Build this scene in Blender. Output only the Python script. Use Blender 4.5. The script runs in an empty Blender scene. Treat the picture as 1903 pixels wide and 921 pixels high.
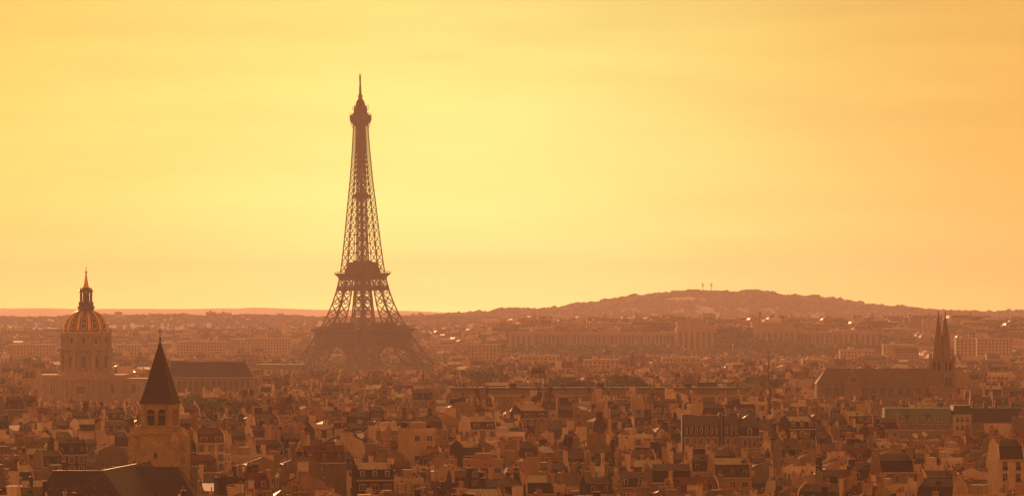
import bpy, math, random
from mathutils import Vector, Matrix, noise

# ------------------------------------------------------------------ camera, world, sun
SC = bpy.context.scene
COL = SC.collection
F, CX, HY, CZ = 7175.0, 951.5, 585.0, 70.0
R = math.radians
cam_d = bpy.data.cameras.new('camera'); cam = bpy.data.objects.new('camera', cam_d); COL.objects.link(cam)
cam.location = (0, 0, CZ); cam.rotation_euler = (R(90), 0, 0)
cam_d.sensor_fit = 'HORIZONTAL'; cam_d.sensor_width = 36.0
cam_d.lens = 36.0 * F / 1903.0
cam_d.shift_y = (HY - 460.5) / 1903.0
cam_d.clip_start = 1.0; cam_d.clip_end = 30000.0
SC.camera = cam

SUN_AZ, SUN_EL = R(-9.5), R(11)        # azimuth measured from +Y towards +X
SUN_STRENGTH, SUN_COL = 4.9, (1.0, 0.46, 0.21)
SKY_STRENGTH, SKY_BACK, HORIZON_GLOW = 0.15, 2.2, 2.4
HAZE_DENSITY, HAZE_COL, HAZE_ANI = 0.54e-4, (0.95, 0.79, 0.84), 0.36

world = bpy.data.worlds.new('World'); SC.world = world; world.use_nodes = True
nt = world.node_tree; nt.nodes.clear()
def N(t, kind, **kw):
    n = t.nodes.new(kind)
    for k, v in kw.items(): setattr(n, k, v)
    return n
def L(t, a, b): t.links.new(a, b)
out = N(nt, 'ShaderNodeOutputWorld'); bg = N(nt, 'ShaderNodeBackground'); bg.inputs['Strength'].default_value = SKY_STRENGTH
sky = N(nt, 'ShaderNodeTexSky', sky_type='NISHITA'); sky.sun_disc = False
sky.sun_elevation = SUN_EL; sky.sun_rotation = SUN_AZ; sky.air_density = 1.0; sky.dust_density = 4.0; sky.ozone_density = 1.0
bw = N(nt, 'ShaderNodeRGBToBW'); L(nt, sky.outputs[0], bw.inputs[0])
cmp_ = N(nt, 'ShaderNodeMath', operation='POWER'); L(nt, bw.outputs[0], cmp_.inputs[0]); cmp_.inputs[1].default_value = 0.38
tc = N(nt, 'ShaderNodeTexCoord')
gd = Vector((math.sin(R(-0.2)), math.cos(R(-0.2)), math.tan(R(1.0)))).normalized()
dotn = N(nt, 'ShaderNodeVectorMath', operation='DOT_PRODUCT'); dotn.inputs[1].default_value = gd
nrm = N(nt, 'ShaderNodeVectorMath', operation='NORMALIZE'); L(nt, tc.outputs['Generated'], nrm.inputs[0]); L(nt, nrm.outputs[0], dotn.inputs[0])
m1 = N(nt, 'ShaderNodeMath', operation='SUBTRACT'); m1.inputs[0].default_value = 1.0; L(nt, dotn.outputs['Value'], m1.inputs[1])
m2 = N(nt, 'ShaderNodeMath', operation='MULTIPLY'); L(nt, m1.outputs[0], m2.inputs[0]); m2.inputs[1].default_value = -1.0 / 0.0053
m3 = N(nt, 'ShaderNodeMath', operation='EXPONENT'); L(nt, m2.outputs[0], m3.inputs[0])
mp = N(nt, 'ShaderNodeMapping'); mp.inputs['Scale'].default_value = (9, 9, 75); L(nt, nrm.outputs[0], mp.inputs[0])
nz = N(nt, 'ShaderNodeTexNoise'); nz.inputs['Scale'].default_value = 1.6; nz.inputs['Detail'].default_value = 5; L(nt, mp.outputs[0], nz.inputs[0])
mr = N(nt, 'ShaderNodeMapRange'); L(nt, nz.outputs[0], mr.inputs[0])
mr.inputs[1].default_value = 0.3; mr.inputs[2].default_value = 0.75; mr.inputs[3].default_value = 0.94; mr.inputs[4].default_value = 1.07
tint = N(nt, 'ShaderNodeMix', data_type='RGBA'); L(nt, m3.outputs[0], tint.inputs[0])
tint.inputs[6].default_value = (1.12, 0.59, 0.11, 1); tint.inputs[7].default_value = (1.06, 1.02, 0.31, 1)
s1 = N(nt, 'ShaderNodeVectorMath', operation='SCALE'); L(nt, tint.outputs[2], s1.inputs[0]); L(nt, cmp_.outputs[0], s1.inputs['Scale'])
s2 = N(nt, 'ShaderNodeVectorMath', operation='SCALE'); L(nt, s1.outputs[0], s2.inputs[0]); L(nt, mr.outputs[0], s2.inputs['Scale'])
# the sky behind the viewer is boosted, added fill for the camera-facing walls
w1 = N(nt, 'ShaderNodeMath', operation='MULTIPLY'); L(nt, m1.outputs[0], w1.inputs[0]); w1.inputs[1].default_value = -1.0 / 0.22
w2 = N(nt, 'ShaderNodeMath', operation='EXPONENT'); L(nt, w1.outputs[0], w2.inputs[0])
w3 = N(nt, 'ShaderNodeMath', operation='MULTIPLY_ADD'); L(nt, w2.outputs[0], w3.inputs[0]); w3.inputs[1].default_value = 1 - SKY_BACK; w3.inputs[2].default_value = SKY_BACK
bt = N(nt, 'ShaderNodeMix', data_type='RGBA'); L(nt, w2.outputs[0], bt.inputs[0]); bt.inputs[6].default_value = (1.0, 0.56, 0.72, 1); bt.inputs[7].default_value = (1, 1, 1, 1)
bm = N(nt, 'ShaderNodeVectorMath', operation='MULTIPLY'); L(nt, s2.outputs[0], bm.inputs[0]); L(nt, bt.outputs[2], bm.inputs[1]); s2 = bm
s3 = N(nt, 'ShaderNodeVectorMath', operation='SCALE'); L(nt, s2.outputs[0], s3.inputs[0]); L(nt, w3.outputs[0], s3.inputs['Scale'])
# and brightens towards the horizon
sx = N(nt, 'ShaderNodeSeparateXYZ'); L(nt, nrm.outputs[0], sx.inputs[0])
v0 = N(nt, 'ShaderNodeMath', operation='ABSOLUTE'); L(nt, sx.outputs['Z'], v0.inputs[0])
v1 = N(nt, 'ShaderNodeMath', operation='MULTIPLY'); L(nt, v0.outputs[0], v1.inputs[0]); v1.inputs[1].default_value = -1.0 / 0.05
v2 = N(nt, 'ShaderNodeMath', operation='EXPONENT'); L(nt, v1.outputs[0], v2.inputs[0])
v3 = N(nt, 'ShaderNodeMath', operation='MULTIPLY_ADD'); L(nt, v2.outputs[0], v3.inputs[0]); v3.inputs[1].default_value = 1.45; v3.inputs[2].default_value = 1.34
v4 = N(nt, 'ShaderNodeMath', operation='MULTIPLY'); L(nt, v0.outputs[0], v4.inputs[0]); v4.inputs[1].default_value = -1.0 / 0.014
v5 = N(nt, 'ShaderNodeMath', operation='EXPONENT'); L(nt, v4.outputs[0], v5.inputs[0])
v6 = N(nt, 'ShaderNodeMath', operation='MULTIPLY_ADD'); L(nt, v5.outputs[0], v6.inputs[0]); v6.inputs[1].default_value = HORIZON_GLOW; L(nt, v3.outputs[0], v6.inputs[2]); v3 = v6
s4 = N(nt, 'ShaderNodeVectorMath', operation='SCALE'); L(nt, s3.outputs[0], s4.inputs[0]); L(nt, v3.outputs[0], s4.inputs['Scale'])
s2 = s4
L(nt, s2.outputs[0], bg.inputs[0]); L(nt, bg.outputs[0], out.inputs[0])

sun_d = bpy.data.lights.new('sun', 'SUN'); sun = bpy.data.objects.new('sun', sun_d); COL.objects.link(sun)
sun_d.energy = SUN_STRENGTH; sun_d.angle = R(0.5); sun_d.color = SUN_COL
sdir = Vector((math.sin(SUN_AZ) * math.cos(SUN_EL), math.cos(SUN_AZ) * math.cos(SUN_EL), math.sin(SUN_EL)))
sun.rotation_euler = sdir.to_track_quat('Z', 'Y').to_euler(); sun.location = (0, 0, 400)

SC.view_settings.view_transform = 'Standard'; SC.view_settings.look = 'None'
SC.view_settings.exposure = -0.22; SC.view_settings.gamma = 1.0
cy = SC.cycles
cy.use_denoising = True; cy.max_bounces = 4; cy.diffuse_bounces = 2; cy.glossy_bounces = 2; cy.volume_bounces = 1
cy.transmission_bounces = 2; cy.sample_clamp_indirect = 4.0; cy.caustics_reflective = False; cy.caustics_refractive = False

# ------------------------------------------------------------------ helpers
def px(x, y, Y):
    """a world point at distance Y seen at photo pixel x, y"""
    return Vector(((x - CX) * Y / F, Y, CZ - (y - HY) * Y / F))
def pX(x, Y): return (x - CX) * Y / F
def pZ(y, Y): return CZ - (y - HY) * Y / F

MATS = {}
def mat(name, base, rough=0.8, metal=0.0, var=0.12, nscale=0.25, stain=0.0, bump=0.0, island=0.0, spec=0.3, streak=False):
    m = bpy.data.materials.new(name); m.use_nodes = True; t = m.node_tree; b = t.nodes['Principled BSDF']
    b.inputs['Roughness'].default_value = rough; b.inputs['Metallic'].default_value = metal
    b.inputs['Specular IOR Level'].default_value = spec
    tcd = N(t, 'ShaderNodeTexCoord'); mpp = N(t, 'ShaderNodeMapping'); L(t, tcd.outputs['Object'], mpp.inputs[0])
    if streak: mpp.inputs['Scale'].default_value = (1, 1, 0.22)
    n1 = N(t, 'ShaderNodeTexNoise'); n1.inputs['Scale'].default_value = nscale; n1.inputs['Detail'].default_value = 6; n1.inputs['Roughness'].default_value = 0.65
    L(t, mpp.outputs[0], n1.inputs[0])
    r1 = N(t, 'ShaderNodeMapRange'); L(t, n1.outputs[0], r1.inputs[0])
    r1.inputs[1].default_value = 0.28; r1.inputs[2].default_value = 0.72; r1.inputs[3].default_value = 1 - var; r1.inputs[4].default_value = 1 + var
    val = r1.outputs[0]
    if island > 0:
        g = N(t, 'ShaderNodeNewGeometry'); r2 = N(t, 'ShaderNodeMapRange'); L(t, g.outputs['Random Per Island'], r2.inputs[0])
        r2.inputs[3].default_value = 1 - island; r2.inputs[4].default_value = 1 + island
        mm = N(t, 'ShaderNodeMath', operation='MULTIPLY'); L(t, val, mm.inputs[0]); L(t, r2.outputs[0], mm.inputs[1]); val = mm.outputs[0]
    if stain > 0:
        n2 = N(t, 'ShaderNodeTexNoise'); n2.inputs['Scale'].default_value = nscale * 4.5; n2.inputs['Detail'].default_value = 4; L(t, mpp.outputs[0], n2.inputs[0])
        r3 = N(t, 'ShaderNodeMapRange'); L(t, n2.outputs[0], r3.inputs[0]); r3.inputs[1].default_value = 0.5; r3.inputs[2].default_value = 0.72
        r3.inputs[3].default_value = 1.0; r3.inputs[4].default_value = 1 - stain
        mm = N(t, 'ShaderNodeMath', operation='MULTIPLY'); L(t, val, mm.inputs[0]); L(t, r3.outputs[0], mm.inputs[1]); val = mm.outputs[0]
    v = N(t, 'ShaderNodeVectorMath', operation='SCALE'); v.inputs[0].default_value = base; L(t, val, v.inputs['Scale'])
    L(t, v.outputs[0], b.inputs['Base Color'])
    if bump > 0:
        n3 = N(t, 'ShaderNodeTexNoise'); n3.inputs['Scale'].default_value = nscale * 6; n3.inputs['Detail'].default_value = 3; L(t, tcd.outputs['Object'], n3.inputs[0])
        bp = N(t, 'ShaderNodeBump'); bp.inputs['Strength'].default_value = bump; bp.inputs['Distance'].default_value = 0.3
        L(t, n3.outputs[0], bp.inputs['Height']); L(t, bp.outputs[0], b.inputs['Normal'])
    MATS[name] = m; return m

WALLS = {
    'cream':  mat('wall_cream', (0.60, 0.50, 0.38), 0.9, var=0.14, stain=0.35, island=0.26, streak=True),
    'ochre':  mat('wall_ochre', (0.42, 0.31, 0.17), 0.9, var=0.14, stain=0.35, island=0.26, streak=True),
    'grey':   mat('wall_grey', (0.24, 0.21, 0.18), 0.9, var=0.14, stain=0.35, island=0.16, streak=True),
    'white':  mat('wall_white', (0.78, 0.70, 0.60), 0.9, var=0.12, stain=0.3, island=0.2, streak=True),
    'buff':   mat('wall_buff', (0.30, 0.24, 0.13), 0.9, var=0.16, stain=0.35, island=0.26, streak=True),
    'rose':   mat('wall_rose', (0.46, 0.31, 0.25), 0.9, var=0.14, stain=0.3, island=0.12, streak=True),
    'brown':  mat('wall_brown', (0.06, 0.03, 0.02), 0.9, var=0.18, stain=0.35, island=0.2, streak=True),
}
ROOFS = {
    'zinc':   mat('roof_zinc', (0.12, 0.105, 0.12), 0.55, metal=0.4, var=0.18, nscale=0.5, stain=0.3, bump=0.15, island=0.2),
    'bright': mat('roof_glint_zinc', (0.42, 0.39, 0.38), 0.38, metal=0.8, var=0.2, nscale=0.5, stain=0.3, bump=0.25, island=0.25),  # lighter, shinier copy of the zinc, added for more roof glints
    'lead':   mat('roof_lead', (0.06, 0.052, 0.062), 0.5, metal=0.3, var=0.18, nscale=0.5, stain=0.3, bump=0.15, island=0.2),
    'slate':  mat('roof_slate', (0.025, 0.021, 0.027), 0.55, var=0.25, nscale=0.6, bump=0.3, island=0.25, spec=0.25),
    'tile':   mat('roof_tile', (0.13, 0.05, 0.03), 0.75, var=0.3, nscale=0.8, stain=0.3, bump=0.4, island=0.25),
    'gravel': mat('roof_gravel', (0.13, 0.115, 0.10), 0.9, var=0.25, nscale=0.8, stain=0.3, island=0.2),
}
POT = mat('terracotta', (0.30, 0.095, 0.05), 0.75, var=0.3, nscale=2.0, island=0.35)
GLASS = mat('window_glass', (0.02, 0.02, 0.025), 0.35, spec=0.8, var=0.05)
SKYGLASS = mat('skylight_glass', (0.05, 0.05, 0.06), 0.22, spec=0.8, var=0.05)
FRAME = mat('window_frame', (0.62, 0.58, 0.50), 0.7, island=0.2)
SHUT = mat('shutter_paint', (0.30, 0.28, 0.25), 0.8, island=0.3)
METAL = mat('dark_metal', (0.04, 0.035, 0.03), 0.8, metal=0.0, spec=0.1)
PALE = mat('pale_trim', (0.50, 0.45, 0.38), 0.8, island=0.1)
IRON = mat('brown_iron', (0.05, 0.03, 0.022), 0.7, metal=0.0, var=0.15, nscale=0.1)
STONE = mat('old_stone', (0.40, 0.33, 0.23), 0.9, var=0.22, nscale=0.25, stain=0.4, bump=0.3, streak=True)
STONE2 = mat('weathered_stone', (0.52, 0.42, 0.24), 0.95, var=0.3, nscale=0.5, stain=0.5, bump=0.7)
STONED = mat('pale_palace_stone', (0.46, 0.38, 0.28), 0.9, var=0.15, nscale=0.08, stain=0.25, streak=True)
DARKIN = mat('interior_shade', (0.02, 0.018, 0.016), 0.9)  # near-black colour painted in for the shade inside openings
GOLD = mat('gilding', (0.78, 0.53, 0.2), 0.45, metal=1.0, var=0.2, nscale=0.6)
LEADD = mat('dome_lead', (0.07, 0.06, 0.05), 0.45, metal=0.3, var=0.2, nscale=0.4)
NAVER = mat('nave_lead', (0.15, 0.13, 0.14), 0.8, var=0.2, nscale=0.4, stain=0.3, spec=0.1)
GOTH = mat('dark_stone', (0.30, 0.225, 0.15), 0.95, var=0.3, nscale=0.6, stain=0.5, bump=0.7)  # stone set darker than on the other churches
SPIRE = mat('spire_slate', (0.055, 0.038, 0.034), 0.7, var=0.35, nscale=1.6, stain=0.35, bump=0.5, island=0.1, spec=0.2)
COPPER = mat('copper_green', (0.10, 0.22, 0.16), 0.6, var=0.25, nscale=0.2, stain=0.3, island=0.15)
BARK = mat('bark', (0.07, 0.05, 0.035), 0.9, bump=0.5)
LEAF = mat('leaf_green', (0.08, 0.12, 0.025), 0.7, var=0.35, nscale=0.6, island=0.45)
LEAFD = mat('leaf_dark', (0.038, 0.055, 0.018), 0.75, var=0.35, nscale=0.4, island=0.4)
LEAFB = mat('leaf_bright', (0.16, 0.24, 0.03), 0.65, var=0.3, nscale=0.6, island=0.4)  # bright green, base colour lifted further for the glow of backlit leaves
WOOD = mat('hill_wood', (0.045, 0.055, 0.025), 0.9, var=0.4, nscale=0.012, island=0.3)
GROUND = mat('street_ground', (0.06, 0.055, 0.05), 0.9, var=0.3, nscale=0.02)
HILLM = mat('hill_ground', (0.040, 0.045, 0.024), 0.95, var=0.4, nscale=0.006, stain=0.3)
DISH = mat('dish_white', (0.75, 0.72, 0.66), 0.4, var=0.05)

def tag(o, label=None, cat=None, group=None, kind=None):
    if label: o['label'] = label
    if cat: o['category'] = cat
    if group: o['group'] = group
    if kind: o['kind'] = kind
    return o

class MB:
    """collects shapes; build() links them as ONE mesh object"""
    def __init__(s): s.v = []; s.f = []; s.m = []; s.slots = []; s.T = None
    def slot(s, m):
        if m not in s.slots: s.slots.append(m)
        return s.slots.index(m)
    def add(s, vs, fs, m):
        o = len(s.v); k = s.slot(m)
        if s.T is not None:
            c, sn, tx, ty, tz = s.T
            s.v.extend([(c*a - sn*b + tx, sn*a + c*b + ty, z + tz) for a, b, z in vs])
        else: s.v.extend(vs)
        s.f.extend([tuple(i + o for i in f) for f in fs]); s.m.extend([k] * len(fs))
    def at(s, x=0, y=0, z=0, rot=0):
        s.T = (math.cos(rot), math.sin(rot), x, y, z); return s
    def box(s, x0, x1, y0, y1, z0, z1, m, bottom=True):
        vs = [(x0,y0,z0),(x1,y0,z0),(x1,y1,z0),(x0,y1,z0),(x0,y0,z1),(x1,y0,z1),(x1,y1,z1),(x0,y1,z1)]
        fs = [(4,5,6,7),(0,1,5,4),(1,2,6,5),(2,3,7,6),(3,0,4,7)]
        if bottom: fs.append((3,2,1,0))
        s.add(vs, fs, m)
    def frus(s, b, t, z0, z1, m):
        """b, t = (x0,x1,y0,y1) rectangles at z0 and z1"""
        vs = [(b[0],b[2],z0),(b[1],b[2],z0),(b[1],b[3],z0),(b[0],b[3],z0),(t[0],t[2],z1),(t[1],t[2],z1),(t[1],t[3],z1),(t[0],t[3],z1)]
        s.add(vs, [(4,5,6,7),(0,1,5,4),(1,2,6,5),(2,3,7,6),(3,0,4,7),(3,2,1,0)], m)
    def prism(s, poly, x0, x1, m):
        """poly: (y,z) outline extruded along x"""
        n = len(poly)
        vs = [(x0, y, z) for y, z in poly] + [(x1, y, z) for y, z in poly]
        fs = [tuple(range(n))[::-1], tuple(range(n, 2*n))] + [(i, (i+1) % n, n + (i+1) % n, n + i) for i in range(n)]
        s.add(vs, fs, m)
    def prismy(s, poly, y0, y1, m):
        n = len(poly)
        vs = [(x, y0, z) for x, z in poly] + [(x, y1, z) for x, z in poly]
        fs = [tuple(range(n)), tuple(range(n, 2*n))[::-1]] + [((i+1) % n, i, n + i, n + (i+1) % n) for i in range(n)]
        s.add(vs, fs, m)
    def beam(s, p, q, w, m, w2=None):
        p = Vector(p); q = Vector(q); d = q - p
        if d.length < 1e-6: return
        d.normalize(); u = d.cross(Vector((0,0,1)))
        if u.length < 1e-3: u = Vector((1,0,0))
        u.normalize(); n = d.cross(u); h = w / 2; h2 = (w2 if w2 is not None else w) / 2
        vs = [tuple(p + u*a*h + n*b*h) for a, b in ((-1,-1),(1,-1),(1,1),(-1,1))] + [tuple(q + u*a*h2 + n*b*h2) for a, b in ((-1,-1),(1,-1),(1,1),(-1,1))]
        s.add(vs, [(0,1,5,4),(1,2,6,5),(2,3,7,6),(3,0,4,7),(0,3,2,1),(4,5,6,7)], m)
    def lathe(s, prof, n, m, cx=0, cy=0, a0=0.0):
        """prof: (r,z) from bottom to top"""
        vs = []; fs = []
        for r, z in prof:
            for i in range(n):
                a = a0 + 2*math.pi*i/n; vs.append((cx + r*math.cos(a), cy + r*math.sin(a), z))
        for j in range(len(prof)-1):
            for i in range(n): fs.append((j*n+i, j*n+(i+1) % n, (j+1)*n+(i+1) % n, (j+1)*n+i))
        fs.append(tuple(range(n))[::-1]); fs.append(tuple((len(prof)-1)*n + i for i in range(n)))
        s.add(vs, fs, m)
    def arch(s, x0, x1, z0, zs, y0, y1, m, n=8):
        """arched slab in the xz plane, z0 foot, zs springing, between y0 and y1"""
        r = (x1-x0)/2; c = (x0+x1)/2
        poly = [(x0,z0),(x1,z0),(x1,zs)] + [(c + r*math.cos(a), zs + r*math.sin(a)) for a in [math.pi*i/n for i in range(1,n)]] + [(x0,zs)]
        s.prismy(poly, y0, y1, m)
    def build(s, name, parent=None, loc=None, rot=None, smooth=False):
        me = bpy.data.meshes.new(name); me.from_pydata(s.v, [], s.f)
        for m in s.slots: me.materials.append(m)
        me.polygons.foreach_set('material_index', s.m)
        if smooth: me.polygons.foreach_set('use_smooth', [True]*len(s.f))
        me.update()
        return place(name, me, parent, loc, rot)
def place(name, me, parent=None, loc=None, rot=None):
    o = bpy.data.objects.new(name, me); COL.objects.link(o)
    if parent: o.parent = parent
    if loc is not None: o.location = loc
    if rot is not None: o.rotation_euler = (0, 0, rot)
    return o
def thing(name, label, cat, loc, rot=0, group=None):
    o = bpy.data.objects.new(name, None); COL.objects.link(o); o.location = loc; o.rotation_euler = (0, 0, rot)
    o.empty_display_size = 5
    return tag(o, label, cat, group)
def sm(a, b, x):
    t = max(0.0, min(1.0, (x-a)/(b-a))); return t*t*(3-2*t)
def interp(pts, x):
    if x <= pts[0][0]: return pts[0][1]
    for (a, b), (c, d) in zip(pts, pts[1:]):
        if x <= c: return b + (d-b)*(x-a)/(c-a)
    return pts[-1][1]

# ------------------------------------------------------------------ terrain
def H(x, y):
    if y < 4300: return 0.0
    xp = CX + x*F/y
    rt = sm(860, 990, xp)
    left = 21*sm(4500, 5500, y) - 8*sm(6000, 7000, y)
    right = 27*sm(4480, 4680, y) + 12*sm(4900, 5250, y) - 22*sm(5900, 6900, y)
    return left*(1-rt) + right*rt
def grid(name, x0, x1, nx, y0, y1, ny, fn, m, kind='structure'):
    vs = []; fs = []
    for j in range(ny+1):
        y = y0 + (y1-y0)*j/ny
        for i in range(nx+1):
            x = x0 + (x1-x0)*i/nx
            vs.append((x, y, fn(x, y)))
    for j in range(ny):
        for i in range(nx):
            a = j*(nx+1)+i; fs.append((a, a+1, a+nx+2, a+nx+1))
    b = MB(); b.add(vs, fs, m); o = b.build(name, smooth=True); o['kind'] = kind; return o
grid('ground', -3700, 3700, 64, -600, 20400, 210, H, GROUND)

# Mont on the right: crest measured along the picture
CREST = [(560,600),(700,592),(800,586),(860,584),(900,582),(925,577),(953,573),(1000,575),(1032,574),(1055,568),(1074,564),(1095,566),(1121,561),(1164,553.5),(1200,550),(1237,545),(1262,543),(1348,543),(1364,545),(1380,540),(1419,542),(1435,548),(1453,551.5),(1506,552),(1532,557),(1560,561),(1588,563),(1611,570),(1664,571),(1717,576),(1743,580),(1796,582),(1849,580),(1903,582),(2000,584),(2200,590)]
def hill_z(x, y):
    xp = CX + x*F/9500.0
    crest = CZ - (interp(CREST, xp) - HY)*9500.0/F
    t = (y - 9500.0)/(1500.0 if y < 9500 else 1500.0)
    k = max(0.0, 1 - t*t)
    n = noise.fractal(Vector((x*0.004, y*0.004, 1.3)), 1.0, 2.0, 4)*9*(1-k*0.75)
    n += (noise.noise(Vector((x*0.0016+7, y*0.0022, 0.3)))*16)*(1-k)*k*2
    return -3 + (crest-2)*(k**0.9) + n*min(1, k*6)
def hill(name, fn, x0, x1, y0, y1, nx, ny, m=None): return grid(name, x0, x1, nx, y0, y1, ny, fn, m or HILLM)
hill('hill', hill_z, -700, 1850, 8000, 11000, 200, 60)
R1 = [(-200,572),(0,572.5),(100,572.5),(140,574),(380,573.5),(500,572),(600,575.5),(700,577),(780,578.5),(830,581),(900,586),(1100,592),(1400,596)]
def ridge1(x, y):
    xp = CX + x*F/18000.0; c = CZ - (interp(R1, xp)-HY)*18000.0/F
    t = (y-18000.0)/1900.0; k = max(0.0, 1-t*t)
    return -3 + (c+3)*k + noise.fractal(Vector((x*0.003, y*0.003, 4)), 1.0, 2.0, 4)*6*min(1, k*5)
hill('hill', ridge1, -3400, 1000, 16100, 19900, 150, 40)
R2 = [(-200,589),(0,590),(60,591),(110,592),(160,588),(205,589.5),(240,591),(300,588),(345,587),(378,591),(420,590),(470,588.5),(520,590),(600,592.5),(700,593),(760,594),(830,592),(900,594),(1100,598)]
def ridge2(x, y):
    xp = CX + x*F/7900.0; c = CZ - (interp(R2, xp)-HY)*7900.0/F
    t = (y-7900.0)/1000.0; k = max(0.0, 1-t*t)
    return -3 + (c+3)*k + noise.fractal(Vector((x*0.004, y*0.004, 9)), 1.0, 2.0, 4)*5*min(1, k*5)
hill('hill', ridge2, -1400, 350, 6900, 8900, 120, 30)

rng = random.Random(7)
ICO = None
def clump(mb, c, r, m, rr, sz=0.8):
    """one irregular rounded leaf mass, 20-odd faces"""
    global ICO
    if ICO is None:
        p = (1+5**.5)/2
        V = [(-1,p,0),(1,p,0),(-1,-p,0),(1,-p,0),(0,-1,p),(0,1,p),(0,-1,-p),(0,1,-p),(p,0,-1),(p,0,1),(-p,0,-1),(-p,0,1)]
        V = [tuple(Vector(v).normalized()) for v in V]
        Fc = [(0,11,5),(0,5,1),(0,1,7),(0,7,10),(0,10,11),(1,5,9),(5,11,4),(11,10,2),(10,7,6),(7,1,8),(3,9,4),(3,4,2),(3,2,6),(3,6,8),(3,8,9),(4,9,5),(2,4,11),(6,2,10),(8,6,7),(9,8,1)]
        ICO = (V, Fc)
    V, Fc = ICO
    vs = []
    for v in V:
        k = r*rr.uniform(0.65, 1.25); vs.append((c[0]+v[0]*k, c[1]+v[1]*k, c[2]+v[2]*k*sz))
    mb.add(vs, Fc, m)
# woods covering the hills
mb = MB()
for i in range(9000):
    x = rng.uniform(-650, 1800); y = 9560 - abs(rng.gauss(0, 1))*520
    if y < 8100: continue
    z = hill_z(x, y)
    if z < 4: continue
    if noise.noise(Vector((x*0.006, y*0.006, 3))) < -0.25 and y < 9350: continue
    xq = CX+x*F/y; rr_ = rng.uniform(5, 11)*(1.6 if rng.random() < .06 else 1)
    if 1235 < xq < 1425 and y > 9380: rr_ *= .6
    clump(mb, (x, y, z+2), rr_, WOOD, rng)
for i in range(3600):
    x = rng.uniform(-1300, 300); y = 7930 - abs(rng.gauss(0, 1))*330
    if y < 7000: continue
    z = ridge2(x, y)
    clump(mb, (x, y, z+1), rng.uniform(4, 8), WOOD, rng, 0.7)
tag(mb.build('hill_woodland'), 'dark woods covering the far hazy hill slopes', 'woodland', kind='stuff')

# pale suburban houses speckling the hill slopes: too many and too small to count
mb = MB()
for i in range(420):
    if i % 14:
        x = rng.uniform(-650, 1800); y = rng.uniform(8150, 9200); z = hill_z(x, y)
        if z > 28 or noise.noise(Vector((x*0.005, y*0.004, 8))) < -0.1: continue
    else:
        x = rng.uniform(-1300, 200); y = rng.uniform(7050, 7750); z = ridge2(x, y)
    w = rng.uniform(5, 14); d = 6; h = rng.uniform(9, 16)
    mb.at(x, y, z-3, rng.uniform(-.4, .4)); m = rng.choice(list(WALLS.values()))
    mb.box(-w, w, -d, d, 0, h, m); mb.prism([(-d-.5, h), (d+.5, h), (0, h+3)], -w-.3, w+.3, rng.choice([ROOFS['tile'], ROOFS['zinc'], ROOFS['slate']]))
tag(mb.build('suburban_houses'), 'scattered pale suburb houses low on the far hillsides', 'houses', kind='stuff')

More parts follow.
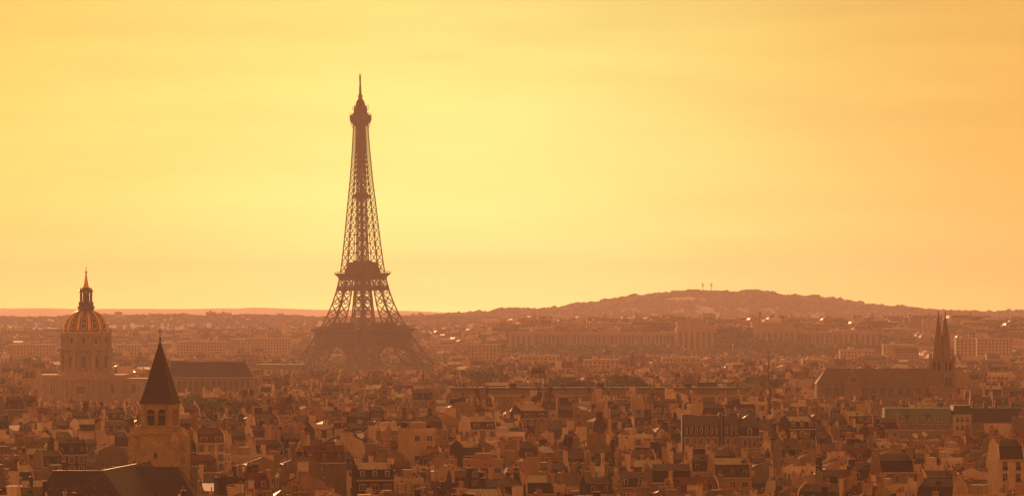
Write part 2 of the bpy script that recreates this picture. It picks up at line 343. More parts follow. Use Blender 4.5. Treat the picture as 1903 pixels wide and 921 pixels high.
# ------------------------------------------------------------------ the iron tower
def iron_tower():
    Y = 4100.0; T = thing('iron_lattice_tower', 'immense brown iron lattice tower with three platforms rising above the city', 'tower', (pX(676.5, Y), Y, 0), R(45))
    T.rotation_euler = (0, R(-0.75)*1.0, 0)
    # local frame: turned 45 degrees so that a corner leg faces the camera
    def rt(v): c = math.sqrt(.5); return Vector(((v[0]-v[1])*c, (v[0]+v[1])*c, v[2]))
    OUT = [(0,62.5),(20,50.5),(40,39.8),(57,32.0),(66,28.2),(82,23.2),(97,19.4),(115,16.6),(132,14.9),(160,12.6),(183,10.9),(216,8.3),(245,6.6),(267,5.6),(276,5.3)]
    WID = [(0,25),(57,16.5),(97,11.2),(115,9.8),(132,8.6),(160,7.4),(183,7.2),(216,6.6),(276,4.6)]
    def leg(sx, sy, zs, chord, brace, name):
        b = MB()
        def cor(z, i):
            o = interp(OUT, z); w = min(interp(WID, z), o)
            a, c = ((0,0),(1,0),(1,1),(0,1))[i]
            return rt((sx*(o - w*a), sy*(o - w*c), z))
        for z0, z1 in zip(zs, zs[1:]):
            for i in range(4):
                j = (i+1) % 4
                b.beam(cor(z0,i), cor(z1,i), chord, IRON)
                b.beam(cor(z1,i), cor(z1,j), brace, IRON)
                b.beam(cor(z0,i), cor(z1,j), brace, IRON); b.beam(cor(z0,j), cor(z1,i), brace, IRON)
                if z1-z0 > 8:   # secondary lattice
                    zm = (z0+z1)/2; k = brace*0.55
                    b.beam(cor(zm,i), cor(zm,j), k, IRON)
                    for za, zb in ((z0,zm),(zm,z1)):
                        mi = (cor(za,i)+cor(za,j))/2; mj = (cor(zb,i)+cor(zb,j))/2
                        b.beam(mi, cor(zb if za == z0 else za, i), k, IRON); b.beam(mi, cor(zb if za == z0 else za, j), k, IRON)
        return b.build(name, T)
    for sx in (-1,1):
        for sy in (-1,1):
            leg(sx, sy, [0,11,22,33,44,57], 1.9, 0.95, 'leg')
            leg(sx, sy, [57,70,82,92.5,102,112], 1.35, 0.7, 'upper_leg')
            p = MB(); c = rt((sx*50, sy*50, 0)); p.at(c.x, c.y, 0, R(45)); p.frus((-15,15,-15,15), (-13.5,13.5,-13.5,13.5), -0.5, 4, STONE); p.build('masonry_pier', T)
    # spire: outer faces
    zs = [115]
    h = 10.8
    while zs[-1] + h < 272: zs.append(zs[-1] + h); h = max(4.6, h*0.952)
    zs.append(272)
    b = MB()
    for z0, z1 in zip(zs, zs[1:]):
        o0 = interp(OUT, z0); o1 = interp(OUT, z1); w0 = interp(WID, z0); w1 = interp(WID, z1); i0 = max(0, o0-w0); i1 = max(0, o1-w1)
        C0 = [rt((o0*a, o0*c, z0)) for a, c in ((-1,-1),(1,-1),(1,1),(-1,1))]; C1 = [rt((o1*a, o1*c, z1)) for a, c in ((-1,-1),(1,-1),(1,1),(-1,1))]
        for i in range(4):
            j = (i+1) % 4
            b.beam(C0[i], C1[i], 1.25 - 0.3*(z0-115)/160, IRON); b.beam(C1[i], C1[j], 0.6, IRON)
            # each face: two leg panels with crosses, inner chords
            def pt(C, o, inn, t): return C[i] + (C[j]-C[i])*t
            f0 = min(.5, w0/(2*o0)); f1 = min(.5, w1/(2*o1))
            A0, A1 = pt(C0,0,0,f0), pt(C1,0,0,f1); B0, B1 = pt(C0,0,0,1-f0), pt(C1,0,0,1-f1)
            b.beam(A0, A1, 0.75, IRON); b.beam(B0, B1, 0.75, IRON)
            b.beam(C0[i], A1, 0.55, IRON); b.beam(A0, C1[i], 0.55, IRON); b.beam(B0, C1[j], 0.55, IRON); b.beam(C0[j], B1, 0.55, IRON)
            # inner faces of the four legs
            if f0 < .49:
                D0 = rt(tuple(Vector(((-1,1,1,-1)[i]*(o0-w0), (-1,-1,1,1)[i]*(o0-w0), z0)))); D1 = rt(((-1,1,1,-1)[i]*(o1-w1), (-1,-1,1,1)[i]*(o1-w1), z1))
                b.beam(D0, D1, 0.8, IRON); b.beam(D0, A1, 0.5, IRON); b.beam(A0, D1, 0.5, IRON)
                E0 = C0[i] + (C0[i-1]-C0[i])*f0; E1 = C1[i] + (C1[i-1]-C1[i])*f1
                b.beam(D0, E1, 0.5, IRON); b.beam(E0, D1, 0.5, IRON); b.beam(D1, A1, .45, IRON); b.beam(D1, E1, .45, IRON)
    b.build('spire_lattice', T)
    # lift shaft in the middle
    b = MB()
    for z in [115 + 5.2*i for i in range(30)]:
        s = 3.0 if z < 200 else 2.3; z1 = z+5.2
        P = [(-s,-s),(s,-s),(s,s),(-s,s)]
        for i in range(4):
            a = rt((*P[i], z)); c = rt((*P[i], z1)); d = rt((*P[(i+1)%4], z1)); e = rt((*P[(i+1)%4], z))
            b.beam(a, c, 0.7, IRON); b.beam(a, d, 0.42, IRON); b.beam(e, c, .42, IRON); b.beam(c, d, 0.42, IRON)
        if int(z) % 4 == 0: b.beam(rt((-1.2,0,z)), rt((-1.2,0,z1)), 1.3, IRON)
    b.build('lift_shaft', T)
    # arches and girders between the legs under the first platform
    for k in range(4):
        b = MB(); ca, sa = math.cos(k*math.pi/2), math.sin(k*math.pi/2)
        def q(x, z, off=0.0):
            o = interp(OUT, z) - off; return rt((x*ca - (-o)*sa, x*sa + (-o)*ca, z))
        n = 26; ri = 36.0; ro = 40.0
        pi_, po = None, None
        for i in range(n+1):
            a = math.pi*i/n; zi = 4 + 33*math.sin(a); zo = 4 + 38*math.sin(a); xi = -ri*math.cos(a); xo = -ro*math.cos(a)
            ci, co = q(xi, max(4, zi)), q(xo, max(4, zo))
            if pi_: b.beam(pi_, ci, 1.5, IRON); b.beam(po, co, 1.5, IRON); b.beam(pi_, co, .7, IRON); b.beam(po, ci, .7, IRON)
            b.beam(ci, co, .8, IRON); pi_, po = ci, co
        b.build('arch', T)
        g = MB(); xs = [-33 + 66*i/22 for i in range(23)]
        for x0, x1 in zip(xs, xs[1:]):
            for za, zb in ((42.5, 47), (47, 52)):
                g.beam(q(x0,za), q(x1,zb), .8, IRON); g.beam(q(x0,zb), q(x1,za), .8, IRON); g.beam(q(x0,za), q(x0,zb), .8, IRON)
                g.beam(q(x0,za), q(x1,za), 1.1, IRON); g.beam(q(x0,zb), q(x1,zb), 1.1, IRON)
                g.beam(q(x0,za,6), q(x1,zb,6), .9, IRON); g.beam(q(x0,zb,6), q(x1,za,6), .9, IRON)
            # spandrel posts down to the arch
            x = (x0+x1)/2; t = abs(x)/ro
            if t < 1: zz = 4+38*math.sqrt(1-t*t); g.beam(q(x,42.5), q(x,min(42,zz)), .7, IRON)
        g.build('girder', T)
    # first platform
    d = MB(); d.T = (math.sqrt(.5), math.sqrt(.5), 0, 0, 0)
    d.frus((-35,35,-35,35), (-38,38,-38,38), 49.5, 53, IRON); d.box(-39,39,-39,39,53,54.2,IRON)
    for s in (-1,1):
        for i in range(27):
            x = -39 + 78*i/26
            d.box(x-.25,x+.25, s*38.6-.25, s*38.6+.25, 54.2, 58, IRON); d.box(s*38.6-.25, s*38.6+.25, x-.25,x+.25, 54.2, 58, IRON)
        d.box(-40,40, s*38.6-1.4, s*38.6+1.4, 58, 58.6, IRON); d.box(s*38.6-1.4, s*38.6+1.4, -37.1,37.1, 58, 58.6, IRON)
        d.box(-38.8,38.8, s*38.5-.12, s*38.5+.12, 54.2, 55.5, IRON); d.box(s*38.5-.12, s*38.5+.12, -38.3,38.3, 54.2, 55.5, IRON)
    d.build('first_platform', T)
    for k in range(4):
        pv = MB(); a = R(45) + k*math.pi/2; pv.T = (math.cos(a), math.sin(a), 0, 0, 0)
        pv.frus((-13,13,-33,-25), (-12,12,-32,-25.5), 54.2, 60.5, IRON); pv.frus((-12,12,-32,-25.5), (-8,8,-30,-27), 60.5, 62.3, IRON); pv.build('pavilion', T)
    # second platform
    d = MB(); d.T = (math.sqrt(.5), math.sqrt(.5), 0, 0, 0)
    d.frus((-17.6,17.6,-17.6,17.6), (-18.6,18.6,-18.6,18.6), 107, 110.5, IRON); d.frus((-18.6,18.6,-18.6,18.6), (-21,21,-21,21), 110.5, 113.6, IRON)
    d.box(-21.4,21.4,-21.4,21.4,113.6,114.4,IRON)
    for s in (-1,1):
        for i in range(19):
            x = -21.2+42.4*i/18
            d.box(x-.12,x+.12,s*21.2-.12,s*21.2+.12,114.4,116.2,IRON); d.box(s*21.2-.12,s*21.2+.12,x-.12,x+.12,114.4,116.2,IRON)
        d.box(-21.3,21.3,s*21.2-.1,s*21.2+.1,116.0,116.3,IRON); d.box(s*21.2-.1,s*21.2+.1,-21,21,116.0,116.3,IRON)
    d.box(-13.5,13.5,-13.5,13.5,114.4,118.5,IRON); d.frus((-15,15,-15,15),(-15.4,15.4,-15.4,15.4),118.5,119.3,IRON)
    d.frus((-12.6,12.6,-12.6,12.6),(-11.4,11.4,-11.4,11.4),119.3,125.5,IRON); d.frus((-8,8,-8,8),(-6,6,-6,6),125.5,128,IRON)
    d.build('second_platform', T)
    g = MB()
    for k in range(4):
        ca, sa = math.cos(k*math.pi/2), math.sin(k*math.pi/2)
        def q2(x, z): o = interp(OUT, z) - .3; return rt((x*o*ca + o*sa, x*o*sa - o*ca, z))
        for i in range(12):
            a, c = -1+2*i/12, -1+2*(i+1)/12
            g.beam(q2(a,96.5), q2(c,100.8), .55, IRON); g.beam(q2(a,100.8), q2(c,96.5), .55, IRON); g.beam(q2(a,96.5), q2(c,96.5), 1.0, IRON); g.beam(q2(a,100.8), q2(c,100.8), 1.0, IRON)
            if i % 2 == 0: g.beam(q2(a,100.8), q2(c,107), .5, IRON)
            else: g.beam(q2(a,107), q2(c,100.8), .5, IRON)
        g.beam(q2(-1,98.6), q2(1,98.6), 2.2, IRON)
    g.build('girder', T)
    d = MB(); d.T = (math.sqrt(.5), math.sqrt(.5), 0, 0, 0)
    d.box(-5.4,5.4,-5.4,5.4,193.5,198.5,IRON); d.box(-6.6,6.6,-6.6,6.6,195.6,196.6,IRON); d.build('middle_platform', T)
    # third platform and cabin
    d = MB(); d.T = (math.sqrt(.5), math.sqrt(.5), 0, 0, 0)
    d.frus((-5.3,5.3,-5.3,5.3),(-7.6,7.6,-7.6,7.6),266,275,IRON) if False else None
    for a in (-1,1):
        for c in (-1,1): d.beam((a*5.3,c*5.3,266),(a*7.6,c*7.6,275.5),.7,IRON)
    d.frus((-5.6,5.6,-5.6,5.6),(-7.8,7.8,-7.8,7.8),271.5,276,IRON); d.box(-8.2,8.2,-8.2,8.2,276,282,IRON); d.box(-5.7,5.7,-5.7,5.7,282,284,IRON)
    d.box(-5.1,5.1,-5.1,5.1,284,288,IRON); d.box(-6.0,6.0,-6.0,6.0,288,288.4,IRON); d.frus((-5.0,5.0,-5.0,5.0),(-4.6,4.6,-4.6,4.6),288.4,292,IRON)
    for s in (-1,1):
        for i in range(9):
            x = -8+2*i
            d.box(x-.15,x+.15,s*8-.15,s*8+.15,282,284.4,IRON); d.box(s*8-.15,s*8+.15,x-.15,x+.15,282,284.4,IRON)
            if i % 2 == 0: d.box(x*.72-.2,x*.72+.2,s*5.8-.2,s*5.8+.2,288.4,291.5+(i%3),IRON); d.box(s*5.8-.2,s*5.8+.2,x*.72-.2,x*.72+.2,288.4,291+(i%4),IRON)
    d.build('third_platform', T)
    d = MB(); d.lathe([(4.8,292),(5.0,293.5),(4.4,296),(3.2,298.2),(2.2,299.2),(2.1,301.5),(2.9,302),(2.9,302.6),(1.6,303.4),(1.3,306.5)], 12, IRON); d.build('cupola', T)
    d = MB(); d.lathe([(1.25,306.5),(1.0,311),(1.35,311.3),(1.35,312),(.8,312.4),(.75,318),(.95,318.3),(.95,323.5),(.4,324),(.35,326)], 8, IRON)
    d.beam((-2.2,0,325.2),(2.2,0,325.2),.35,IRON); d.beam((0,-2.2,325.2),(0,2.2,325.2),.35,IRON)
    for z in (307.5,309.2,311.5,314,316.5):
        for a in range(6):
            aa = a*math.pi/3; d.beam((0,0,z),(1.9*math.cos(aa),1.9*math.sin(aa),z),.28,IRON)
    d.build('antenna', T)
iron_tower()

# ------------------------------------------------------------------ domed church
def domed_church():
    Y = 2740.0; T = thing('domed_church', 'great domed stone church with gold-ribbed dome and lantern on the left', 'church', (pX(160, Y), Y, 0))
    def ring(mb, n, r, fn, a0=0):
        for i in range(n):
            a = a0 + 2*math.pi*i/n; mb.T = (math.cos(a+math.pi/2), math.sin(a+math.pi/2), r*math.cos(a), r*math.sin(a), 0); fn(mb)
        mb.T = None
    b = MB()
    W = 28.5
    b.box(-W-4,W,-W,W,0,25,STONE); b.box(-W-4.8,W+.8,-W-.8,W+.8,25,26.2,STONE); b.box(-W-4.2,W+.2,-W-.2,W+.2,26.2,28,STONE)
    b.box(W+.02,W+17,-18,18,0,24.4,STONE); b.box(W+.9,W+17.6,-18.6,18.6,24.4,25.4,STONE)
    for x in [-31,-25,-20,-13,13,20,25,27.5]: b.box(x-.55,x+.55,-W-.6,-W-.01,8,25,STONE)
    b.build('nave_block', T)
    p = MB(); p.box(-12.5,12.5,-W-5,-W-.65,0,24.5,STONE); p.box(-13.2,13.2,-W-5.6,-W-.9,24.5,25.8,STONE)
    for x in (-11,-7.5,-4,4,7.5,11): p.lathe([(.85,11),(.7,23.4),(1.0,24.4)],10,STONE,x,-W-5.9)
    p.box(-12.6,12.6,-W-6.8,-W-5.02,9.8,11,STONE)
    p.build('portico', T)
    for x, w, z0, z1, yy in ((-20.5,3.2,15,21.5,-W),(0.6,6.4,15,20.0,-W-5),(21.4,3.2,15,21.5,-W),(35.5,3.4,15,21.5,-18)):
        wdo = MB(); wdo.box(x-w/2-.5,x+w/2+.5,yy-.18,yy-.003,z0-.5,z1+.6,PALE); wdo.box(x-w/2,x+w/2,yy-.26,yy-.19,z0,z1,GLASS); wdo.build('window', T)
    d = MB(); d.lathe([(20.2,28),(20.2,30),(19.6,30.4),(16.6,30.4),(16.6,45.4),(19.2,45.6),(19.4,47),(17.6,47.1),(17.6,47.3)],48,STONE)
    def pair(m):
        for x in (-1.15,1.15): m.lathe([(.78,30.4),(.62,44),(.95,45.4)],8,STONE,x,0)
    ring(d,12,17.9,pair,R(15)+0)
    def fin(m): m.box(-1.9,1.9,-1.2,1.2,30.4,45.5,STONE)
    ring(d,8,17.6,lambda m: m.box(-1.2,1.2,-1.4,1.2,30.4,45.5,STONE),R(22.5))
    d.build('lower_drum', T)
    def hole(m, r, z0, zs, w):
        pass
    for i in range(12):
        a = 2*math.pi*i/12
        w = MB(); w.arch(-1.5,1.5,33,40,-.9,-.12,GLASS); w.arch(-2.0,2.0,32.4,40.2,-.12,.1,PALE)
        o = w.build('window', T, (16.55*math.cos(a), 16.55*math.sin(a), 0), a+math.pi/2)
        w = MB(); w.arch(-1.25,1.25,50.2,53.4,-.35,-.12,GLASS); w.arch(-1.7,1.7,49.7,53.6,-.12,.1,PALE)
        o = w.build('window', T, (17.0*math.cos(a), 17.0*math.sin(a), 0), a+math.pi/2)
    d = MB(); d.lathe([(17.0,47.2),(17.0,55.4),(17.8,55.6),(17.9,56.6),(16.9,56.7),(16.9,57.3)],48,STONE)
    ring(d,12,17.2,lambda m: m.box(-.9,.9,-.9,.9,47.2,55.5,STONE),R(15))
    ring(d,12,17.5,lambda m: m.lathe([(.7,56.6),(.45,58),(.65,58.8),(.25,60),(.1,61)],6,STONE),R(15))
    d.build('upper_drum', T)
    d = MB(); prof = []
    for i in range(15):
        t = i/14*R(72); prof.append((16.2*math.cos(t)**.92, 57.2 + 16.6*math.sin(t)))
    d.lathe(prof,60,LEADD); dome = d.build('dome', T, smooth=True)
    g = MB()
    for k in range(12):
        a = 2*math.pi*k/12 + R(15)
        for off, w in ((0,2.1),(-.15,.35),(.15,.35)):
            for (r0,z0),(r1,z1) in zip(prof,prof[1:]):
                aa = a+off; h = w/2*(r0/16.2)**.6; h1 = w/2*(r1/16.2)**.6
                u = (-math.sin(aa), math.cos(aa)); n = (math.cos(aa), math.sin(aa)); e = .28
                vs = [((r0+e)*n[0]-u[0]*h,(r0+e)*n[1]-u[1]*h,z0+.1),((r0+e)*n[0]+u[0]*h,(r0+e)*n[1]+u[1]*h,z0+.1),((r1+e)*n[0]+u[0]*h1,(r1+e)*n[1]+u[1]*h1,z1+.1),((r1+e)*n[0]-u[0]*h1,(r1+e)*n[1]-u[1]*h1,z1+.1),
                      ((r0-.3)*n[0]-u[0]*h,(r0-.3)*n[1]-u[1]*h,z0),((r0-.3)*n[0]+u[0]*h,(r0-.3)*n[1]+u[1]*h,z0),((r1-.3)*n[0]+u[0]*h1,(r1-.3)*n[1]+u[1]*h1,z1),((r1-.3)*n[0]-u[0]*h1,(r1-.3)*n[1]-u[1]*h1,z1)]
                g.add(vs,[(0,1,2,3),(1,5,6,2),(4,0,3,7)],GOLD)
    for k in range(12):   # gilded trophies between the ribs
        a = 2*math.pi*k/12
        for (t, s) in ((R(10),.9),(R(24),.8),(R(38),.65)):
            r = 16.2*math.cos(t)**.92 + .15; z = 57.2+16.6*math.sin(t)
            clump(g,(r*math.cos(a),r*math.sin(a),z),s,GOLD,rng,1.3)
    g.lathe([(16.9,57.2),(17.0,57.8),(16.4,58.3)],60,GOLD)
    g.build('gilded_rib', dome)
    d = MB(); d.lathe([(5.6,72.6),(5.2,74.0),(6.0,74.4),(6.2,76),(5.2,76.6),(5.4,78.6),(5.0,79.4)],24,LEADD)
    for i in range(8):
        a = 2*math.pi*i/8+R(22.5); d.lathe([(.62,79.4),(.5,85.6),(.75,86.2)],6,LEADD,3.7*math.cos(a),3.7*math.sin(a))
    for i in range(4):
        a = math.pi/2*i+R(45); d.lathe([(.55,79.4),(.5,86.8),(.7,87.2),(.3,88.6),(.1,89.6)],6,LEADD,5.0*math.cos(a),5.0*math.sin(a))
    d.lathe([(1.0,79.4),(1.0,86)],8,LEADD); d.lathe([(5.1,86.2),(5.2,87.2),(4.0,87.6),(3.2,88.8),(2.4,89.4)],20,LEADD)
    d.build('lantern', T)
    d = MB(); d.lathe([(2.4,89.4),(1.5,92),(.8,97),(.45,99.4),(.85,100.2),(.8,100.8),(.25,101.4),(.12,104.5)],10,GOLD); d.beam((-1,0,103),(1,0,103),.25,GOLD); d.build('spire', T)
domed_church()

# ------------------------------------------------------------------ old abbey tower and its church
def abbey():
    Y = 1184.0; th = R(9.5)
    T = thing('bell_tower', 'square old stone bell tower with pointed slate spire and cross, lower left', 'bell tower', (pX(297.5, Y), Y, 0), -th)
    h = 4.95
    s = MB(); s.box(-h,h,-h,h,0,33.6,STONE2); s.box(-h-.35,h+.35,-h-.35,h+.35,33.6,34.2,STONE2); s.box(-h+.1,h-.1,-h+.1,h-.1,34.2,35.9,STONE2)
    s.box(-h-.2,h+.2,-h-.2,h+.2,35.9,36.3,STONE2)
    s.box(-.5,.4,-h-.05,-h+.02,26.4,28,DARKIN)
    s.build('shaft', T)
    for x0, x1, y0, y1, z1 in ((-h-4.2,-h-.01,-3.4,3.0,33.4),(h+.01,h+2.2,-h-.8,-1.6,31.5),(h+.3,h+3.2,-1.2,5.2,33.0)):
        b = MB(); b.box(x0,x1,y0,y1,0,z1,STONE2); b.frus((x0-.2,x1+.0,y0-.2,y1+.2),(x0+1.6 if x0<0 else x0,x1-.02 if x0<0 else x1-1.6,y0+1.2,y1-1.2),z1,z1+2.6,STONE2)
        if x0 < 0: b.box(x0+1.7,x0+2.3,y0-.05,y0-.005,24,25.4,DARKIN)
        b.build('buttress_turret', T)
    # belfry: four corner piers, arches, columns
    b = MB(); z0, z1 = 36.3, 42.6
    k = h-.15
    b.box(-k+1.3,k-1.3,-k+1.3,k-1.3,z0,z1,DARKIN)  # solid dark core stands for the shaded inside of the belfry
    for r_ in range(4):
        a = r_*math.pi/2; b.T = (math.cos(a), math.sin(a), 0, 0, 0)
        b.box(-k,-k+1.25,-k,-k+1.25,z0,z1,STONE2)
        # arcade wall with two arched openings, built as piers and arch rings
        for cx in (-1.82,1.82):
            w = 1.35; zs = 39.9; n = 10
            for i in range(n):
                a0, a1 = math.pi*i/n, math.pi*(i+1)/n
                P = [(cx+w*math.cos(a0), zs+w*math.sin(a0)), (cx+w*math.cos(a1), zs+w*math.sin(a1)), (cx+w*math.cos(a1), z1-.01), (cx+w*math.cos(a0), z1-.01)]
                b.prismy(P, -k+.05, -k+1.2, STONE2)
                P = [(cx+w*math.cos(a0), zs+w*math.sin(a0)), (cx+(w+.3)*math.cos(a0), zs+(w+.3)*math.sin(a0)), (cx+(w+.3)*math.cos(a1), zs+(w+.3)*math.sin(a1)), (cx+w*math.cos(a1), zs+w*math.sin(a1))]
                b.prismy(P, -k-.12, -k+.04, STONE)
            b.lathe([(.3,z0),(.2,z0+.4),(.2,39.2),(.38,39.9)],8,STONE,cx,-k+.5) if False else None
        b.box(-.47,.47,-k+.05,-k+1.2,z0,z1-.02,STONE2); b.lathe([(.28,z0),(.22,39.4),(.36,39.9)],8,STONE,0,-k-.1)
        for x in (-3.25,3.25): b.box(x-.06 if x<0 else x-.4,x+.4 if x<0 else x+.06,-k+.05,-k+1.2,z0,z1-.02,STONE2); b.lathe([(.22,z0),(.18,39.4),(.3,39.9)],8,STONE,x,-k-.08)
        b.box(-k-.1,k+.1,-k-.16,-k-.01,39.5,39.8,STONE)
    b.T = None; b.box(-k-.25,k+.25,-k-.25,k+.25,z1,z1+.35,STONE2); b.build('belfry', T)
    sp = MB(); e = h+.4
    rings = [(e,42.9),(e-.12,43.15),(4.15,46.2),(3.2,50.0),(.16,61.9)]
    for (r0,za),(r1,zb) in zip(rings,rings[1:]): sp.frus((-r0,r0,-r0,r0),(-r1,r1,-r1,r1),za,zb,SPIRE)
    sp.build('spire', T)
    c = MB(); c.lathe([(.18,61.8),(.35,62.6),(.12,63.2),(.1,66.0)],8,METAL); c.beam((-.8,0,65),(.8,0,65),.16,METAL); c.build('cross', T)

    Cc = thing('abbey_church', 'low stone abbey church under steep dark slate roofs at the foot of the bell tower', 'church', (pX(230, 1130), 1130, 0))
    ox, oy = Cc.location.x, Cc.location.y
    def gable_roof(p, q, hw, zr, ze, hipp=0, hipq=0, name='roof'):
        p = Vector((p[0]-ox, p[1]-oy)); q = Vector((q[0]-ox, q[1]-oy)); d = (q-p).normalized(); n = Vector((-d.y, d.x))
        P0, Q0 = p - d*0, q + d*0; e0 = p - d*hipp; e1 = q + d*hipq
        b = MB(); V = [(*(e0+n*hw),ze),(*(e0-n*hw),ze),(*(e1-n*hw),ze),(*(e1+n*hw),ze),(*P0,zr),(*Q0,zr)]
        b.add(V,[(1,2,5,4),(3,0,4,5),(0,1,4),(2,3,5),(3,2,1,0)],ROOFS['slate'])
        b.beam((*P0,zr+.05),(*Q0,zr+.05),.4,ROOFS['lead'])
        for c_, t in ((0,4),(1,4),(2,5),(3,5)):
            if (c_ < 2 and hipp) or (c_ > 1 and hipq): b.beam(V[c_],V[t],.3,ROOFS['zinc'])
        o = b.build(name, Cc)
        w = MB(); m = hw-.5; s0 = p - d*(hipp-.5 if hipp else .2); s1 = q + d*(hipq-.5 if hipq else .2)
        W = [(*(s0+n*m),0),(*(s0-n*m),0),(*(s1-n*m),0),(*(s1+n*m),0)]; W += [(a,b_,ze-.02) for a,b_,_ in W]
        w.add(W,[(0,1,5,4),(1,2,6,5),(2,3,7,6),(3,0,4,7)],STONE2); w.build('wall', Cc)
    gable_roof((pX(192,1098),1098),(pX(279,1166),1166),7.5,25.75,17.2,hipp=4,hipq=0)
    gable_roof((pX(98,1099),1099),(pX(190,1099),1099),6.5,25.6,16.9,hipp=5.2,hipq=0)
    gable_roof((pX(207,1140),1141),(pX(331,1140),1141),8.2,25.0,16.0,hipp=0,hipq=5.8)
    for i in range(6):
        x = pX(90+i*17, 1094)-ox; b = MB(); b.box(x-.35,x+.35,1095.6-oy-.5,1095.6-oy+1.2,20.2,21.4,ROOFS['zinc']); b.build('dormer', Cc)
abbey()

# ------------------------------------------------------------------ twin-spired gothic church
def gothic():
    Y = 2230.0
    T = thing('gothic_church', 'gothic church with twin openwork stone spires and long lead nave roof', 'church', (pX(1750.2, Y), Y, 0), 0)
    def m(pxl): return pxl*Y/F
    LEAN = 0.0
    for s in (-1,1):
        cx = s*1.62; t = MB(); o = s*2.6
        t.box(min(s*.004,s*5.1),max(s*.004,s*5.1),-2.9,2.9,0,45,GOTH)
        for c in (-1,1):
            for xx, k in ((s*5.4,1.0),(s*.75,.75)):
                for z0,z1,w in ((0,26,2.2*k),(26,36,1.6*k),(36,44,1.1*k)): t.box(xx-w/2,xx+w/2,c*3.1-w/2,c*3.1+w/2,z0,z1,GOTH)
                t.frus((xx-.45,xx+.45,c*3.1-.45,c*3.1+.45),(xx-.04,xx+.04,c*3.1-.04,c*3.1+.04),44.01,50.5,GOTH)
            t.frus((s*6.2-.45,s*6.2+.45,c*3.6-.45,c*3.6+.45),(s*6.2-.04,s*6.2+.04,c*3.6-.04,c*3.6+.04),26,33.5,GOTH)
            t.frus((s*5.9-.4,s*5.9+.4,c*3.5-.4,c*3.5+.4),(s*5.9-.04,s*5.9+.04,c*3.5-.04,c*3.5+.04),36,42.5,GOTH)
        t.box(min(s*5.11,s*7.4),max(s*5.11,s*7.4),-4.5,3.5,0,24,GOTH); t.frus((min(s*5.11,s*7.4),max(s*5.11,s*7.4),-4.5,3.5),(min(s*5.11,s*5.6),max(s*5.11,s*5.6),-2.5,2.5),24,28,GOTH)
        for z in (26,36,44.6): t.box(min(s*.008,s*5.3),max(s*.008,s*5.3),-3.05,3.05,z,z+.5,GOTH)
        t.build('tower', T).scale = (1.22,1.2,1)
        for z0,zs in ((29,33.6),(38.0,42.5)):
            for c in (-.95,.95):
                w = MB(); w.arch(s*2.75+c-.55,s*2.75+c+.55,z0,zs,-3.0,-2.905,DARKIN); w.arch(cx+c-.75,cx+c+.75,z0-.3,zs+.05,-2.96,-2.901,PALE) if False else None
                w.build('louvre_window', T).scale = (1.22,1.2,1)
        sp = MB(); sp.at(cx,0,0,0)
        sp.lathe([(2.9,44.5),(2.7,48),(1.95,55.5),(1.0,63.5),(.28,69.5),(.15,70.3)],8,GOTH,a0=R(22.5))
        for i in range(8):
            a = 2*math.pi*i/8+R(22.5)
            for j in range(10):
                z = 49.5+j*1.95; r = interp([(44.5,2.9),(48,2.7),(55.5,1.95),(63.5,1.0),(69.5,.28)],z)+.08
                sp.box(r*math.cos(a)-.17,r*math.cos(a)+.17,r*math.sin(a)-.17,r*math.sin(a)+.17,z,z+.5,GOTH)
        for i in (0,2,4,6):
            a = 2*math.pi*i/8 - math.pi/2
            sp.T = (math.cos(a+math.pi/2), math.sin(a+math.pi/2), cx+1.7*math.cos(a), 1.7*math.sin(a), 0)
            sp.arch(-.55,.55,48.4,51.5,-.35,.5,GOTH); sp.arch(-.35,.35,48.6,51.2,-.4,-.355,DARKIN)
            sp.prismy([(-.8,52),(.8,52),(0,54.6)],-.35,.6,GOTH)
        sp.T = None; sp.build('spire', T).scale = (1.22,1.2,1)
        f = MB(); f.lathe([(.15,70.3),(.34,70.7),(.15,71),(.1,72.4)],6,METAL,cx,0); f.beam((cx-.5,0,71.9),(cx+.5,0,71.9),.14,METAL); f.build('finial', T).scale = (1.22,1.2,1)
    # nave to the left, ridge level
    x0 = pX(1521,Y)-T.location.x; x1 = -m(19); hw = 8.2; zr, ze = 38.8, 30.4
    b = MB(); b.add([(x0-2,-hw,ze),(x1+5,-hw,ze),(x1+5,hw,ze),(x0-2,hw,ze),(x0+4,0,zr),(x1+5,0,zr)],[(0,1,5,4),(2,3,4,5),(1,2,5),(3,0,4),(3,2,1,0)],NAVER)
    b.beam((x0+4,0,zr+.1),(x1,0,zr+.1),.35,NAVER); b.build('roof', T)
    w = MB(); w.box(x0-1.6,x1+6,-hw+.3,hw-.3,0,ze-.12,GOTH); w.box(x0+.2,x1+4,-hw-6,-hw+.29,0,20.5,GOTH)
    w.add([(x0,-hw-6.4,20.4),(x1+4,-hw-6.4,20.4),(x1+4,-hw+.3,24.2),(x0,-hw+.3,24.2)],[(0,1,2,3)],NAVER)
    xs = [x0+2.2+i*5.2 for i in range(12)]
    for x in xs:
        if x < x1: w.box(x-.4,x+.4,-hw-1.6,-hw+.28,22,ze-.8,GOTH); w.frus((x-.35,x+.35,-hw-1.5,-hw-.6),(x-.04,x+.04,-hw-1.1,-hw-1.0),ze-.8,ze+2.4,GOTH)
    w.build('wall', T)
    for x in xs:
        if x+5.2 < x1+2:
            a = MB(); a.arch(x+1.5,x+3.7,23.6,27.3,-hw+.2,-hw+.28,GLASS); a.arch(x+1.2,x+4.0,23.3,27.4,-hw+.29-.04,-hw+.29,PALE) if False else None
            a.build('window', T)
    # transept gable
    gx = pX(1582,Y)-T.location.x
    g = MB(); g.prismy([(gx-5.2,ze),(gx+5.2,ze),(gx,zr-.3)],-hw-5,2,NAVER); g.box(gx-4.9,gx+4.9,-hw-4.9,-hw+.25,0,ze-.03,GOTH)
